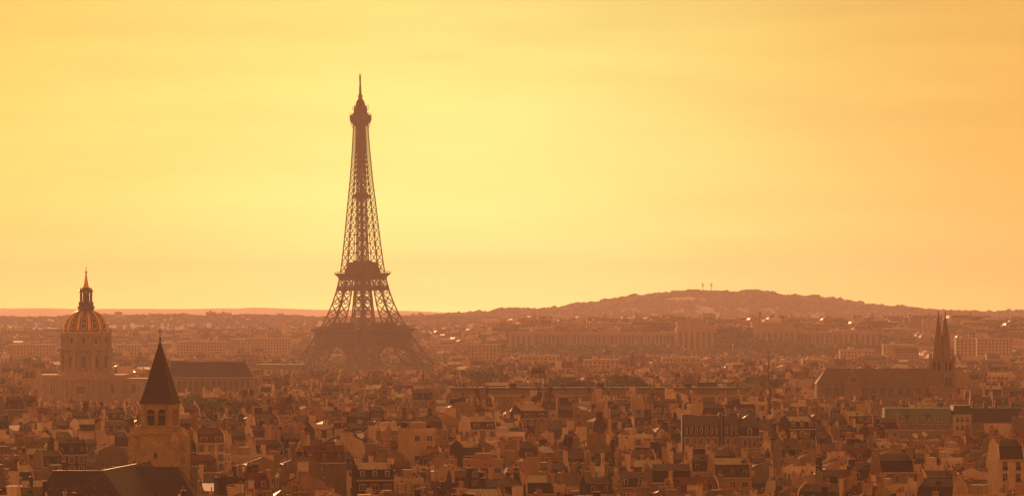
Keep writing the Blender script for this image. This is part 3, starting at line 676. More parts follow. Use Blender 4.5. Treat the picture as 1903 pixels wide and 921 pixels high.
    g.prismy([(gx-5.6,ze-.2),(gx-4.9,ze-.2),(gx,zr-.6),(gx+4.9,ze-.2),(gx+5.6,ze-.2),(gx,zr+.7)],-hw-5.6,-hw-5.02,GOTH)
    g.prismy([(gx-4.85,ze-.2),(gx+4.85,ze-.2),(gx,zr-.65)],-hw-5.3,-hw-5.02,GOTH)
    g.T = None; g.build('transept', T)
    r = MB()
    V = [(gx+1.5*math.cos(a), -hw-5.42, 32.9+1.5*math.sin(a)) for a in [2*math.pi*i/14 for i in range(14)]]
    V += [(x,y+.1,z) for x,y,z in V]
    r.add(V,[tuple(range(14))]+[(i,(i+1)%14,14+(i+1)%14,14+i) for i in range(14)],GLASS); r.build('rose_window', T)
gothic()

# ------------------------------------------------------------------ hilltop palace with colonnades
def palace():
    Y = 4750.0
    T = thing('colonnaded_palace', 'long pale palace of two curved colonnaded wings on the rise behind the city', 'palace', (pX(1355, Y), Y, 20), 0)
    gx, gz = T.location.x, T.location.z
    def X(p): return pX(p, Y)-gx
    def Z(y): return pZ(y, Y)-gz
    def wing(pts, zt, name):
        b = MB()
        for (x0,y0),(x1,y1) in zip(pts, pts[1:]):
            ln = math.hypot(x1-x0,y1-y0); a = math.atan2(y1-y0,x1-x0)
            b.T = (math.cos(a), math.sin(a), x0, y0, 0)
            b.box(0,ln,2.2,14,0,zt-3,STONED); b.box(0,ln,-.6,14.4,zt-3,zt,STONED); b.box(0,ln,-.8,2.19,0,8,STONED)
            n = max(1, round(ln/5.2))
            for i in range(n):
                x = (i+.5)*ln/n; b.box(x-1.0,x+1.0,-.3,2.0,8,zt-3.02,STONED); b.box(x+1.01,x+ln/n-1.01,1.9,2.19,9,zt-4,GLASS) if i < n-1 else None  # dark glass panels put in for the shade between the piers
        b.T = None; return b.build(name, T)
    def pav(x0,x1,y0,y1,z,name, rib=True):
        b = MB(); b.box(x0,x1,y0,y1,0,z-2.5,STONED); b.box(x0-.8,x1+.8,y0-.8,y1+.8,z-2.5,z,STONED)
        if rib:
            n = max(2, round((x1-x0)/7))
            for i in range(n+1):
                x = x0+1+(x1-x0-2)*i/n; b.box(x-1.2,x+1.2,y0-.7,y0-.01,6,z-2.52,STONED)
        o = b.build(name, T)
        for i in range(n if rib else 0):
            x = x0+1+(x1-x0-2)*(i+.5)/n; w = MB(); w.box(x-1.6,x+1.6,y0-.06,y0-.004,8,z-5,GLASS); w.build('window', o)
    zt = Z(617)
    wing([(X(990),4),(X(1060),-2),(X(1130),0),(X(1200),8),(X(1258),20)], zt, 'colonnade')
    pav(X(947),X(990),-4,16,zt+1.2,'end_pavilion')
    pav(X(1258),X(1336),4,40,Z(609),'head_pavilion'); pav(X(1259),X(1314),12,38,Z(598),'upper_storey',False)
    pav(X(1381),X(1480),4,40,Z(611),'head_pavilion'); pav(X(1399),X(1478),12,38,Z(598),'upper_storey',False)
    wing([(X(1480),20),(X(1512),6),(X(1545),0)], Z(615), 'colonnade')
    pav(X(1545),X(1629),-6,18,Z(614),'end_pavilion')
    return T
palace()
def mast(name, label, cat, x, ybot, ytop, Y, w=.35, arms=(), m=METAL):
    T = thing(name, label, cat, (pX(x,Y),Y,pZ(ybot,Y)))
    h = pZ(ytop,Y)-pZ(ybot,Y); b = MB(); b.beam((0,0,-1),(0,0,h),w,m,w*.4)
    for z, l in arms: b.beam((-l/2,0,h*z),(l/2,0,h*z),w*.6,m)
    b.build('pole', T); return T, h
mast('flagpole','slim flagpole standing on the left palace block','flagpole',1262,598,578,4760,.8)
T, h = mast('flagpole','flagpole with drooping flag on the right palace block','flagpole',1411,598,577,4760,.9)
b = MB(); b.add([(.3,0,h*.95),(2.6,.3,h*.85),(2.4,.5,h*.35),(.3,0,h*.45),(.3,.12,h*.95),(2.6,.42,h*.85),(2.4,.62,h*.35),(.3,.12,h*.45)],[(0,1,2,3),(7,6,5,4),(0,4,5,1),(1,5,6,2),(2,6,7,3),(3,7,4,0)],WALLS['brown']); b.build('flag', T)

# ------------------------------------------------------------------ buildings on the far hills
def block(name, label, cat, x0, x1, ytop, Y, zbase, depth=14, floors=True, m=None, group=None):
    X0, X1 = pX(x0,Y), pX(x1,Y); zt = pZ(ytop,Y); T = thing(name,label,cat,((X0+X1)/2,Y,zbase),0,group); w = (X1-X0)/2; h = zt-zbase
    b = MB(); b.box(-w,w,-depth/2,depth/2,0,h,m or STONED); b.box(-w*.3,w*.1,-depth/4,depth/4,h,h+3,m or STONED); b.build('wall', T)
    if floors:
        n = int(h/6)
        for k in range(n):
            z = h-3-k*6; g = MB()
            g.box(-w+1.5,w-1.5,-depth/2-.1,-depth/2-.01,z-1.5,z,GLASS); g.build('window_band', T)
    return T
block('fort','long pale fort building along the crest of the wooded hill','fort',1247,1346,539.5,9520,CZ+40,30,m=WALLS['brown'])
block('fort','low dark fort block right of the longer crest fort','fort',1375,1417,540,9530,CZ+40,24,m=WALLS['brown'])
for x, lab in ((1306,'left of the two radio masts on the hilltop fort'),(1322,'right of the two radio masts on the hilltop fort')):
    T, h = mast('radio_mast',lab,'radio mast',x,540,526,9500,1.6,group if False else ())
    b = MB()
    for k in range(4): b.lathe([(.6,h*(.55+.12*k)),(3.0,h*(.58+.12*k)),(3.0,h*(.62+.12*k)),(.6,h*(.64+.12*k))],8,METAL)
    b.build('aerial', T)
block('tower_block','pale slab tower block with flat top on the left ridge','tower block',383,401,579,7850,45)
block('tower_block','stepped pale tower block beside the slab tower on the left ridge','tower block',404,430,581,7880,45)
block('office_block','long low pale block left of the ridge tower blocks','office block',302,374,587,7860,50)
block('office_block','low flat block between the ridge towers and the iron tower','office block',450,476,587,7860,50)
block('office_block','wide stepped block on the ridge just left of the iron tower','office block',492,556,584.5,7900,50)
block('office_block','long flat-topped block on the ridge at the far right','office block',1845,1890,578.5,9500,45)
block('office_block','flat-roofed block with overhanging top behind the twin spires','office block',1722,1797,594,5400,36,m=WALLS['grey'])
block('office_block','flat terrace block on the rise above the left palace wing','office block',1178,1258,590.5,5300,38,m=WALLS['grey'])

# ------------------------------------------------------------------ trees
def leafball(mb, c, rx, rz, n, s, m, rr):
    """leaf tufts spread through a crown lobe"""
    for i in range(n):
        while True:
            v = Vector((rr.uniform(-1,1), rr.uniform(-1,1), rr.uniform(-1,1)))
            if v.length <= 1: break
        if v.length > .05: v = v.normalized()*(v.length**.45)
        p = Vector((c[0]+v.x*rx, c[1]+v.y*rx, c[2]+v.z*rz)); q = s*rr.uniform(.6,1.5)
        u = Vector((rr.uniform(-1,1), rr.uniform(-1,1), rr.uniform(-.6,.6))).normalized(); w = u.cross(Vector((rr.uniform(-1,1),rr.uniform(-1,1),rr.uniform(-1,1)))).normalized()
        mb.add([tuple(p-u*q-w*q*.5),tuple(p+u*q*.3-w*q),tuple(p+u*q+w*q*.4),tuple(p-u*q*.2+w*q)],[(0,1,2,3)],m)
TREE = {}
def tree_mesh(kind, v):
    if (kind, v) in TREE: return TREE[(kind, v)]
    rr = random.Random(v*31+5); m = {'dark':LEAFD,'green':LEAF,'bright':LEAFB}[kind]
    c = MB(); t = MB()
    t.beam((0,0,0),(0.1,0,4.2),.75,BARK,.5)
    for i in range(7):
        a = rr.uniform(0,6.28); r = rr.uniform(1.2,3.4); z = rr.uniform(6,11.5)
        t.beam((0.1,0,rr.uniform(3,4.6)),(r*math.cos(a),r*math.sin(a),z-1),.28,BARK,.08)
        leafball(c,(r*math.cos(a),r*math.sin(a),z),rr.uniform(1.7,2.7),rr.uniform(1.4,2.2),150,.42,m,rr)
    leafball(c,(0,0,10.5),2.4,2.0,160,.42,m,rr)
    def mk(mb, n):
        me = bpy.data.meshes.new(n); me.from_pydata(mb.v,[],mb.f)
        for q in mb.slots: me.materials.append(q)
        me.update(); return me
    TREE[(kind,v)] = (mk(t,'trunk'), mk(c,'crown')); return TREE[(kind,v)]
def tree(kind, v, x, y, z, h, label, group=None, wide=1.0):
    T = thing('tree', label, 'tree', (x,y,z), v*1.3, group)
    a, b = tree_mesh(kind, v % 5); s = h/13.0
    o = place('trunk', a, T); o.scale = (s,s,s); o = place('crown', b, T); o.scale = (s*wide,s*wide,s)
KEEP = []     # clearings: (x0,x1,y0,y1) where no generic house stands
def treegroup(items):
    for i, (kind, xp, ytop, Y, h, label, w) in enumerate(items):
        zt = pZ(ytop, Y); tree(kind, i*3+int(xp) % 7, pX(xp,Y), Y, zt-h, h, label, None, w); KEEP.append((pX(xp,Y)-h*.4*w, pX(xp,Y)+h*.4*w, Y-h*.35, Y+h*.35))
treegroup([
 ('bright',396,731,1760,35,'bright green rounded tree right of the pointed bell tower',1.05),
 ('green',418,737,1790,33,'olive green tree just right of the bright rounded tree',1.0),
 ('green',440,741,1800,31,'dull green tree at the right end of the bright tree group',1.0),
 ('dark',1061,797,1290,31,'small dark bushy tree among the chimneys below centre',.45),
 ('green',905,686,2650,34,'green crown below and right of the iron tower foot',1.2),
 ('green',928,688,2650,33,'second green crown right of the iron tower foot',1.2),
 ('green',1052,699,2200,35,'olive crown just right of the rooftop billboard frame',1.0),
 ('green',1072,702,2200,34,'dull crown further right of the rooftop billboard frame',1.0),
 ('bright',1150,700,2120,36,'yellow-green crown beyond the long flat parapet',.9),
 ('green',1172,698,2120,37,'green crown right of the yellow-green one beyond the parapet',.9),
 ('bright',1408,700,2300,34,'yellow-green crown below the thin rooftop mast',1.0),
 ('green',1430,702,2300,33,'green crown right of the yellow-green one below the mast',1.0),
 ('bright',1838,748,1760,33,'sunny green crown at right, behind the slate pavilion',1.0),
 ('bright',1862,750,1760,32,'second sunny green crown at right behind the pavilion',1.0),
 ('green',1890,752,1760,31,'green crown nearest the right edge behind the pavilion',1.0),
 ('green',515,700,2450,32,'green tree right of the long dark slate hall',1.1),
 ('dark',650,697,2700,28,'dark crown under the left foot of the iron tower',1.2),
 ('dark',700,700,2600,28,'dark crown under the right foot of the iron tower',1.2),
])
# the park below the palace and round the tower's feet reads as one mass
mb = MB()
def wood(x0, x1, y0, y1, n, hr, m=(LEAFD,LEAF)):
    for i in range(n):
        Y = rng.uniform(y0,y1); x = pX(rng.uniform(x0,x1),Y); h = rng.uniform(*hr); z = H(x,Y); xq = CX+x*F/Y
        if Y > 4480 and 930 < xq < 1640 and not 1335 < xq < 1390:
            h = min(h, (44 if 1385 < xq < 1470 else 36) - z + rng.uniform(-3,1))
            if h < 3.5: continue
        mm = rng.choice(m)
        for k in range(7): clump(mb,(x+rng.uniform(-4.5,4.5),Y+rng.uniform(-4,4),z+h-rng.uniform(1.5,min(8,h))),rng.uniform(1.4,3.4),mm,rng,.85)
        mb.beam((x,Y,z),(x,Y,z+h*.6),.8,BARK)
wood(1330,1390,4640,4740,60,(18,30)); wood(1385,1560,4560,4690,150,(14,32)); wood(1060,1240,4560,4690,150,(12,24)); wood(930,1100,4500,4660,90,(10,20))
wood(560,830,4170,4480,220,(14,22)); wood(500,860,3850,4050,200,(12,19)); wood(590,780,3500,3850,110,(12,18)); wood(780,960,4300,4700,110,(14,24))
wood(1230,1340,4500,4600,50,(12,18)); wood(1560,1900,4650,4800,90,(12,20))
tag(mb.build('park_woodland'), 'dark park trees massed below the palace and around the tower feet', 'woodland', kind='stuff')

# ------------------------------------------------------------------ house builder
PC = {}
def shape(key, fn):
    if key not in PC: b = MB(); fn(b); PC[key] = b
    return PC[key]
def merge(dst, src, x, y, z, rot, base):
    """append src at local x,y,z,rot inside base transform (cos, sin, tx, ty, tz)"""
    c, s = math.cos(rot), math.sin(rot); bc, bs, tx, ty, tz = base
    C, S = bc*c-bs*s, bs*c+bc*s; X = bc*x-bs*y+tx; Yy = bs*x+bc*y+ty; Z = z+tz
    o = len(dst.v); sl = [dst.slot(m) for m in src.slots]
    dst.v.extend([(C*a-S*b+X, S*a+C*b+Yy, q+Z) for a,b,q in src.v])
    dst.f.extend([tuple(i+o for i in f) for f in src.f]); dst.m.extend([sl[k] for k in src.m])
MESHC = {}
def shared(key, name, fn):
    if key not in MESHC:
        b = shape(key, fn); me = bpy.data.meshes.new(name); me.from_pydata(b.v,[],b.f)
        for m in b.slots: me.materials.append(m)
        me.polygons.foreach_set('material_index', b.m); me.update(); MESHC[key] = me
    return MESHC[key]

def f_window(kind):
    def fn(b):
        w, h = {0:(1.15,2.1),1:(1.05,1.9),2:(1.7,1.5),3:(1.1,2.1)}[kind]
        b.box(-w/2-.16,w/2+.16,-.10,-.005,-.16,h+.2,FRAME); b.box(-w/2,w/2,-.13,-.102,0,h,GLASS)
        b.box(-.05,.05,-.16,-.132,0,h,FRAME)
        if kind in (0,1): b.box(-w/2-.7,-w/2-.17,-.09,-.005,0,h,SHUT); b.box(w/2+.17,w/2+.7,-.09,-.005,0,h,SHUT)
        if kind == 3: b.box(-w/2-.1,w/2+.1,-.5,-.132,-.12,-.02,PALE); b.box(-w/2-.1,w/2+.1,-.5,-.46,0,.85,METAL)
    return fn
def f_dormer(kind):
    def fn(b):
        w = 1.25 if kind != 2 else 2.3; h = 1.75 if kind != 2 else 1.4; dp = 2.0
        b.box(-w/2,w/2,0,dp,-.3,h,FRAME if kind else ROOFS['slate'])
        if kind == 1:
            b.prismy([(-w/2-.15,h),(w/2+.15,h),(0,h+.55)],-.15,dp+.4,ROOFS['zinc'])
        elif kind == 0:
            n=6; b.prismy([(-w/2-.12,h)]+[(-(w/2+.12)*math.cos(math.pi*i/n),h+.5*math.sin(math.pi*i/n)) for i in range(1,n)]+[(w/2+.12,h)],-.12,dp+.3,ROOFS['zinc'])
        else: b.box(-w/2-.15,w/2+.15,-.15,dp+.6,h,h+.12,ROOFS['zinc'])
        b.box(-w/2+.16,w/2-.16,-.05,-.005,.12,h-.18,FRAME); b.box(-w/2+.26,w/2-.26,-.08,-.052,.2,h-.28,GLASS)
    return fn
def f_stack(ln, hh, wm, far, seed):
    def fn(b):
        rr = random.Random(seed); t = .42
        b.box(-t,t,-ln/2,ln/2,-3.5,hh,wm); b.box(-t-.1,t+.1,-ln/2-.1,ln/2+.1,hh,hh+.16,PALE if seed % 3 else POT)
        n = max(2,int(ln/(.5 if not far else .85)))
        for i in range(n):
            if rr.random() < .12: continue
            y = -ln/2+(i+.5)*ln/n; ph = rr.choice((.55,.7,.7,.95)); r = .15 if not far else .2
            if far: b.box(-r,r,y-r,y+r,hh+.16,hh+.16+ph,POT,False)
            else: b.lathe([(r,hh+.16),(r*.8,hh+.16+ph)],6,POT,rr.uniform(-.12,.12),y)
    return fn
def f_skylight():
    def fn(b): b.box(-.55,.55,-.8,.8,-.1,.12,METAL); b.box(-.45,.45,-.7,.7,.121,.15,SKYGLASS)
    return fn

def house(sp, sink, lod):
    """sink(part, MB) or shared pieces through sink.piece; lod 0 near individual, 1 stuff near, 2 far, 3 very far"""
    rr = random.Random(sp['seed']); w, d, h = sp['w'], sp['d'], sp['h']; wm, rm = WALLS[sp['wall']], ROOFS[sp['roof']]
    hx, hy = w/2, d/2; k = sp['kind']; info = {'dormers':0,'stacks':0,'sky':0}
    wl = MB(); rf = MB(); e = .3
    if k == 'mansard':
        a = sp['mh']; up = 1.0+hy*.16; inn = 1.15; prof = [(-hy,h),(-hy+inn,h+a),(0,h+a+up),(hy-inn,h+a),(hy,h)]
    elif k == 'gable':
        up = hy*2*sp['pitch']; prof = [(-hy,h),(0,h+up),(hy,h)]
    elif k == 'shed':
        up = d*sp['pitch']*.8; s_ = sp['flip']; prof = [(-hy,h+(up if s_ else .2)),(hy,h+(.2 if s_ else up))]
        prof = [(-hy,h),(-hy,h+up),(hy,h+.2),(hy,h)] if s_ else [(-hy,h),(-hy,h+.2),(hy,h+up),(hy,h)]
    elif k == 'hip':
        up = hy*2*sp['pitch']; prof = None
    else: prof = None
    wl.box(-hx,hx,-hy,hy,-1,h,wm,False)
    def rz(y):
        if prof is None: return h + (up*(1-abs(y)/hy) if k == 'hip' else 0)
        return interp(prof if k != 'shed' else prof[1:3], y)
    if k in ('mansard','gable','shed'):
        # party walls
        pw = .42; lift = .45
        base = [(-hy+.02,h-.5)] + [(y,z+lift) for y,z in (prof if k != 'shed' else prof[1:3])] + [(hy-.02,h-.5)]
        base[1] = (base[1][0]+.02, base[1][1]); base[-2] = (base[-2][0]-.02, base[-2][1])
        ends = (1,1)
        wl.prism(base,-hx-.003,-hx+pw,wm); wl.prism(base,hx-pw,hx+.003,wm)
        if k == 'mansard':
            lm = rm if sp['roof'] not in ('zinc','bright') else (ROOFS['slate'] if rr.random() < .6 else ROOFS['lead']); um = ROOFS['zinc'] if sp['roof'] not in ('tile','bright') else rm
            x0, x1 = -hx+pw, hx-pw
            rf.add([(x0,-hy-e,h-.1),(x1,-hy-e,h-.1),(x1,-hy+inn,h+a),(x0,-hy+inn,h+a)],[(0,1,2,3)],lm)
            rf.add([(x0,hy-inn,h+a),(x1,hy-inn,h+a),(x1,hy+e,h-.1),(x0,hy+e,h-.1)],[(0,1,2,3)],lm)
            rf.add([(x0,-hy+inn-.25,h+a+.02),(x1,-hy+inn-.25,h+a+.02),(x1,0,h+a+up),(x0,0,h+a+up),(x1,hy-inn+.25,h+a+.02),(x0,hy-inn+.25,h+a+.02)],[(0,1,2,3),(3,2,4,5)],um)
            wl.box(-hx,hx,-hy-.45,-hy-.003,h-.45,h-.05,PALE); wl.box(-hx,hx,hy+.003,hy+.45,h-.45,h-.05,PALE)
        else:
            um = rm; P = prof if k == 'gable' else prof[1:3]
            for (ya,za),(yb,zb) in zip(P,P[1:]):
                ya2 = ya-e if ya == -hy else ya; yb2 = yb+e if yb == hy else yb
                rf.add([(-hx+pw,ya2,za+.1),(hx-pw,ya2,za+.1),(hx-pw,yb2,zb+.1),(-hx+pw,yb2,zb+.1)],[(0,1,2,3)],rm)
            if k == 'shed': wl.prism(prof,-hx+pw,hx-pw,wm)
    elif k == 'hip':
        um = rm; c = min(hx-.5,hy)
        rf.add([(-hx-e,-hy-e,h),(hx+e,-hy-e,h),(hx+e,hy+e,h),(-hx-e,hy+e,h),(-hx+c,0,h+up),(hx-c,0,h+up)],[(0,1,5,4),(2,3,4,5),(1,2,5),(3,0,4),(3,2,1,0)],rm)
    else:
        um = rm; p = rr.uniform(.7,1.2)
        rf.add([(-hx+.3,-hy+.3,h+.02),(hx-.3,-hy+.3,h+.02),(hx-.3,hy-.3,h+.02),(-hx+.3,hy-.3,h+.02)],[(0,1,2,3)],rm)
        wl.box(-hx-.05,hx+.05,-hy-.05,-hy+.3,h-.2,h+p,wm); wl.box(-hx-.05,hx+.05,hy-.3,hy+.05,h-.2,h+p,wm)
        wl.box(-hx-.05,-hx+.3,-hy+.301,hy-.301,h-.2,h+p-.003,wm); wl.box(hx-.3,hx+.05,-hy+.301,hy-.301,h-.2,h+p-.003,wm)
        if rr.random() < .8:
            a0 = rr.uniform(-hx+1,hx-5); b0 = rr.uniform(-hy+1,hy-4.5); wl.box(a0,a0+rr.uniform(2.5,4.5),b0,b0+3.4,h+.05,h+rr.uniform(2.4,3.4),wm)
    if lod <= 1 and sp['y'] < 1750 and k != 'flat' and rm is not ROOFS['tile']:   # standing seams
        x = -hx+1.1
        while x < hx-1:
            if k == 'mansard':
                rf.beam((x,-hy+inn-.2,h+a+.05),(x,0,h+a+up+.03),.12,um); rf.beam((x,0,h+a+up+.03),(x,hy-inn+.2,h+a+.05),.12,um)
            elif k == 'gable': rf.beam((x,-hy-e,h+.12-e*.3),(x,0,h+up+.12),.12,um); rf.beam((x,0,h+up+.12),(x,hy+e,h+.12-e*.3),.12,um)
            x += 1.25
    sink.mesh('wall', wl); sink.mesh('roof', rf)
    # dormers
    if k == 'mansard' and sp['dorm'] and lod <= 2:
        dk = sp['dk']; step = 2.6 if dk != 2 else 4.0; n = int((w-1.6)/step)
        for s_ in (1,-1):
            if not sp['face'][0 if s_ == 1 else 1] and lod > 0: continue
            for i in range(n):
                x = -w/2+w*(i+.5)/n; sink.piece('dormer', ('dormer',dk), f_dormer(dk), x, -s_*(hy-.15), h+.55, 0 if s_ == 1 else math.pi, 'roof')
                info['dormers'] += (s_ == 1)
    # chimney stacks on the party walls
    ns = sp['stacks'] if lod < 3 else min(2, sp['stacks'])
    for i in range(ns):
        sx = (-1,1)[i % 2]; yy = rr.uniform(-hy*.6,hy*.6) if k != 'flat' else rr.uniform(-hy*.5,hy*.5)
        ln = rr.choice((1.3,2.0,2.8,3.8)) if w > 7 else 1.3; hh = rr.choice((1.0,1.4,1.9,2.6,3.8)); var = rr.randrange(3)
        far = lod >= 2
        sink.piece('chimney', ('st',ln,hh,sp['cw'],far,var), f_stack(ln,hh,WALLS[sp['cw']],far,var), sx*(hx-.5), yy, rz(yy)+.1, 0, 'roof')
        info['stacks'] += 1
        if i == 1 and ns > 3: sx = -sx
    if lod <= 1 and k in ('mansard','gable') and sp['sky']:
        for i in range(sp['sky']):
            x = rr.uniform(-hx+1.5,hx-1.5); s_ = rr.choice((-1,1)); yy = s_*hy*.4
            sink.piece('skylight', ('sk',), f_skylight(), x, yy, rz(yy)+.12, 0, 'roof')
    if lod == 0 and rr.random() < .5:
        x = rr.uniform(-hx+1,hx-1); b = MB(); z = rz(0); b.beam((x,0,z-.3),(x,0,z+2.6),.09,METAL)
        for q in (1.6,2.0,2.4): b.beam((x-.5,0,z+q),(x+.5,0,z+q),.06,METAL)
        sink.mesh('aerial', b)
    # windows
    fh = 3.05; nf = {0:4,1:3,2:3,3:2}[lod]; wk = sp['wk']
    if k == 'flat' or sp['wins']:
        for fi, (fx, rot, ln, off) in enumerate(((0,0,w,hy),(0,math.pi,w,hy),(1,math.pi/2,d,hx),(1,-math.pi/2,d,hx))):
            if not sp['face'][fi]: continue
            if fi > 1 and (sp['seed']*7+fi) % 5 > 1: continue      # party sides mostly blank
            step = 2.7 if fi < 2 else 3.6; n = int((ln-1.2)/step)
            cx, cyy = (0,-off) if fi == 0 else (0,off) if fi == 1 else (off,0) if fi == 2 else (-off,0)
            for r_ in range(nf):
                z = h-.75-2.1-r_*fh
                if z < 1: break
                if lod == 3:
                    b = sink.raw; 
                for i in range(n):
                    if rr.random() < .06: continue
                    t = -ln/2+ln*(i+.5)/n
                    x, y = (t,cyy) if fi == 0 else (t,cyy) if fi == 1 else (cx,t)
                    if lod <= 1: sink.piece('window', ('win',wk), f_window(wk), x, y, z, rot, 'wall')
                    else: sink.piece('window', ('winf',), lambda b: b.box(-.62,.62,-.07,0,0,2.0,GLASS,False), x, y, z, rot, 'wall')
    return info

class Solo:
    def __init__(s, T): s.T = T; s.p = {}; s.n = 0
    def mesh(s, name, mb): s.p[name] = mb.build(name, s.T)
    def piece(s, name, key, fn, x, y, z, rot, par):
        if s.n > 95: return
        s.n += 1; place(name, shared(key, name, fn), s.p.get(par) if name != 'window' else s.T, (x,y,z), rot)
class Mass:
    def __init__(s, mb): s.mb = mb; s.raw = mb
    def start(s, sp): s.base = (math.cos(sp['rot']), math.sin(sp['rot']), sp['x'], sp['y'], sp['z'])
    def mesh(s, name, mb): merge(s.mb, mb, 0, 0, 0, 0, s.base)
    def piece(s, name, key, fn, x, y, z, rot, par): merge(s.mb, shape(key, fn), x, y, z, rot, s.base)

# ------------------------------------------------------------------ hand-placed buildings among the roofs
SPECIALS = []
def special(T, x0, x1, y0, y1): KEEP.append((x0, x1, y0, y1))
KEEP += [(-336-15,-230,2690,2780),(-135,-84,1082,1200),(pX(1500,2230),pX(1790,2230),2205,2250),(-160-75,-160+75,4010,4190),(pX(560,3700),pX(800,3700),3480,4500)]
KEEP += [(pX(935,4750),pX(1640,4750),4560,4810)]

def slate_hall():
    Y = 2500.0; T = thing('slate_hall','long hall under a huge dark slate roof right of the bell tower spire','hall',(pX(394,Y),Y,0)); w = (pX(472,Y)-pX(316,Y))/2
    b = MB(); b.box(-w,w,-11,11,0,29.5,WALLS['grey']); b.box(-w-.3,w+.3,-11.4,11.4,29.5,30.1,PALE); b.build('wall', T)
    r = MB(); r.add([(-w-.5,-11.6,30.1),(w+.5,-11.6,30.1),(w+.5,11.6,30.1),(-w-.5,11.6,30.1),(-w+1,0,39.5),(w-6,0,39.5)],[(0,1,5,4),(2,3,4,5),(1,2,5),(3,0,4),(3,2,1,0)],ROOFS['slate'])
    r.beam((-w+1,0,39.6),(w-6,0,39.6),.5,ROOFS['zinc']); r.lathe([(.5,39.6),(.4,41.5),(.1,43)],6,METAL,w-6,0); r.build('roof', T)
    for i in range(14):
        x = -w+3+i*(2*w-6)/13; b = MB(); b.box(x-.9,x+.9,-11.1,-11.01,21,27.5,GLASS); b.build('window', T)
    special(T, T.location.x-w-2, T.location.x+w+2, Y-14, Y+14)
slate_hall()
def green_roof_long():
    Y = 3150.0; T = thing('exhibition_hall','long flat hall with pale green copper roof left of the iron tower foot','hall',(pX(520,Y),Y,0)); w = (pX(562,Y)-pX(478,Y))/2
    b = MB(); b.box(-w,w,-9,9,0,26,WALLS['cream']); b.build('wall', T); r = MB(); r.prism([(-9.6,26),(9.6,26),(6,30),(-6,30)],-w-.5,w+.5,COPPER); r.build('roof', T)
    special(T, T.location.x-w-2, T.location.x+w+2, Y-12, Y+12)
green_roof_long()
def parapet_block():
    Y = 1810.0; X0, X1 = pX(838,Y), pX(1386,Y); zt = pZ(717,Y); T = thing('long_flat_building','very long flat-roofed building with dark railing stretching right across the centre','building',((X0+X1)/2,Y,0)); w = (X1-X0)/2
    b = MB(); b.box(-w,w,-6,6,0,zt-1.2,WALLS['buff']); b.box(-w-.5,w+.5,-6.6,6.6,zt-1.2,zt-.6,METAL); b.box(-w+1,w-1,-6.05,-6.003,zt-4.6,zt-3.9,PALE); b.build('wall', T)
    r = MB(); r.box(-w,w,-6.5,-6.4,zt+.3,zt+.42,METAL)
    n = int(2*w/2.5)
    for i in range(n+1): x = -w+2*w*i/n; r.box(x-.05,x+.05,-6.5,-6.4,zt-.6,zt+.3,METAL)
    r.build('railing', T)
    n = 34
    for i in range(n):
        x = -w+2.5+(2*w-5)*i/(n-1)
        q = place('window', shared(('win',0),'window',f_window(0)), T, (x,-6,zt-7.9))
    for i in range(7):
        x = -w+6+(2*w-12)*i/6+((i*37)%5); place('chimney', shared(('st',3.2,1.9,'brown',False,i%3),'chimney',f_stack(3.2,1.9,WALLS['brown'],False,i%3)), T, (x,2,zt-.6), math.pi/2*(i%2))
    special(T, X0-2, X1+2, Y-8, Y+8)
    # billboard frame on top
    B = thing('billboard_frame','openwork steel billboard frame seen against the haze above the centre roofs','billboard frame',(pX(1000,1815),1815,zt-.6)); f = MB(); hw = 3.1
    hgt = pZ(684,1815)-zt+.6
    for x in (-hw,-hw/3,hw/3,hw): f.beam((x,0,0),(x,0,hgt),.28,METAL); f.beam((x,2.6,0),(x,0,hgt*.7),.2,METAL)
    for z in (.35,.5,.62,.74,.86,1): f.beam((-hw,0,hgt*z),(hw,0,hgt*z),.3 if z > .6 else .2,METAL)
    for i in range(3):
        a, c = -hw+i*2*hw/3, -hw+(i+1)*2*hw/3; f.beam((a,0,hgt*.5),(c,0,hgt),.2,METAL); f.beam((c,0,hgt*.5),(a,0,hgt),.2,METAL)
    f.build('frame', B)
    s = MB(); 
    for i, x in enumerate((-2.3,-.8,.7,2.2)): s.box(x-.5,x+.5,-.25,-.16,hgt*.72,hgt*(.97-.05*(i%2)),METAL)
    s.build('sign_panel', B)
parapet_block()
T, h = mast('radio_mast','thin lattice mast with cross arms standing left of the gothic nave','mast',1428,705,650,2050,.45,((.6,2.2),(.75,1.6),(.9,1.2)))

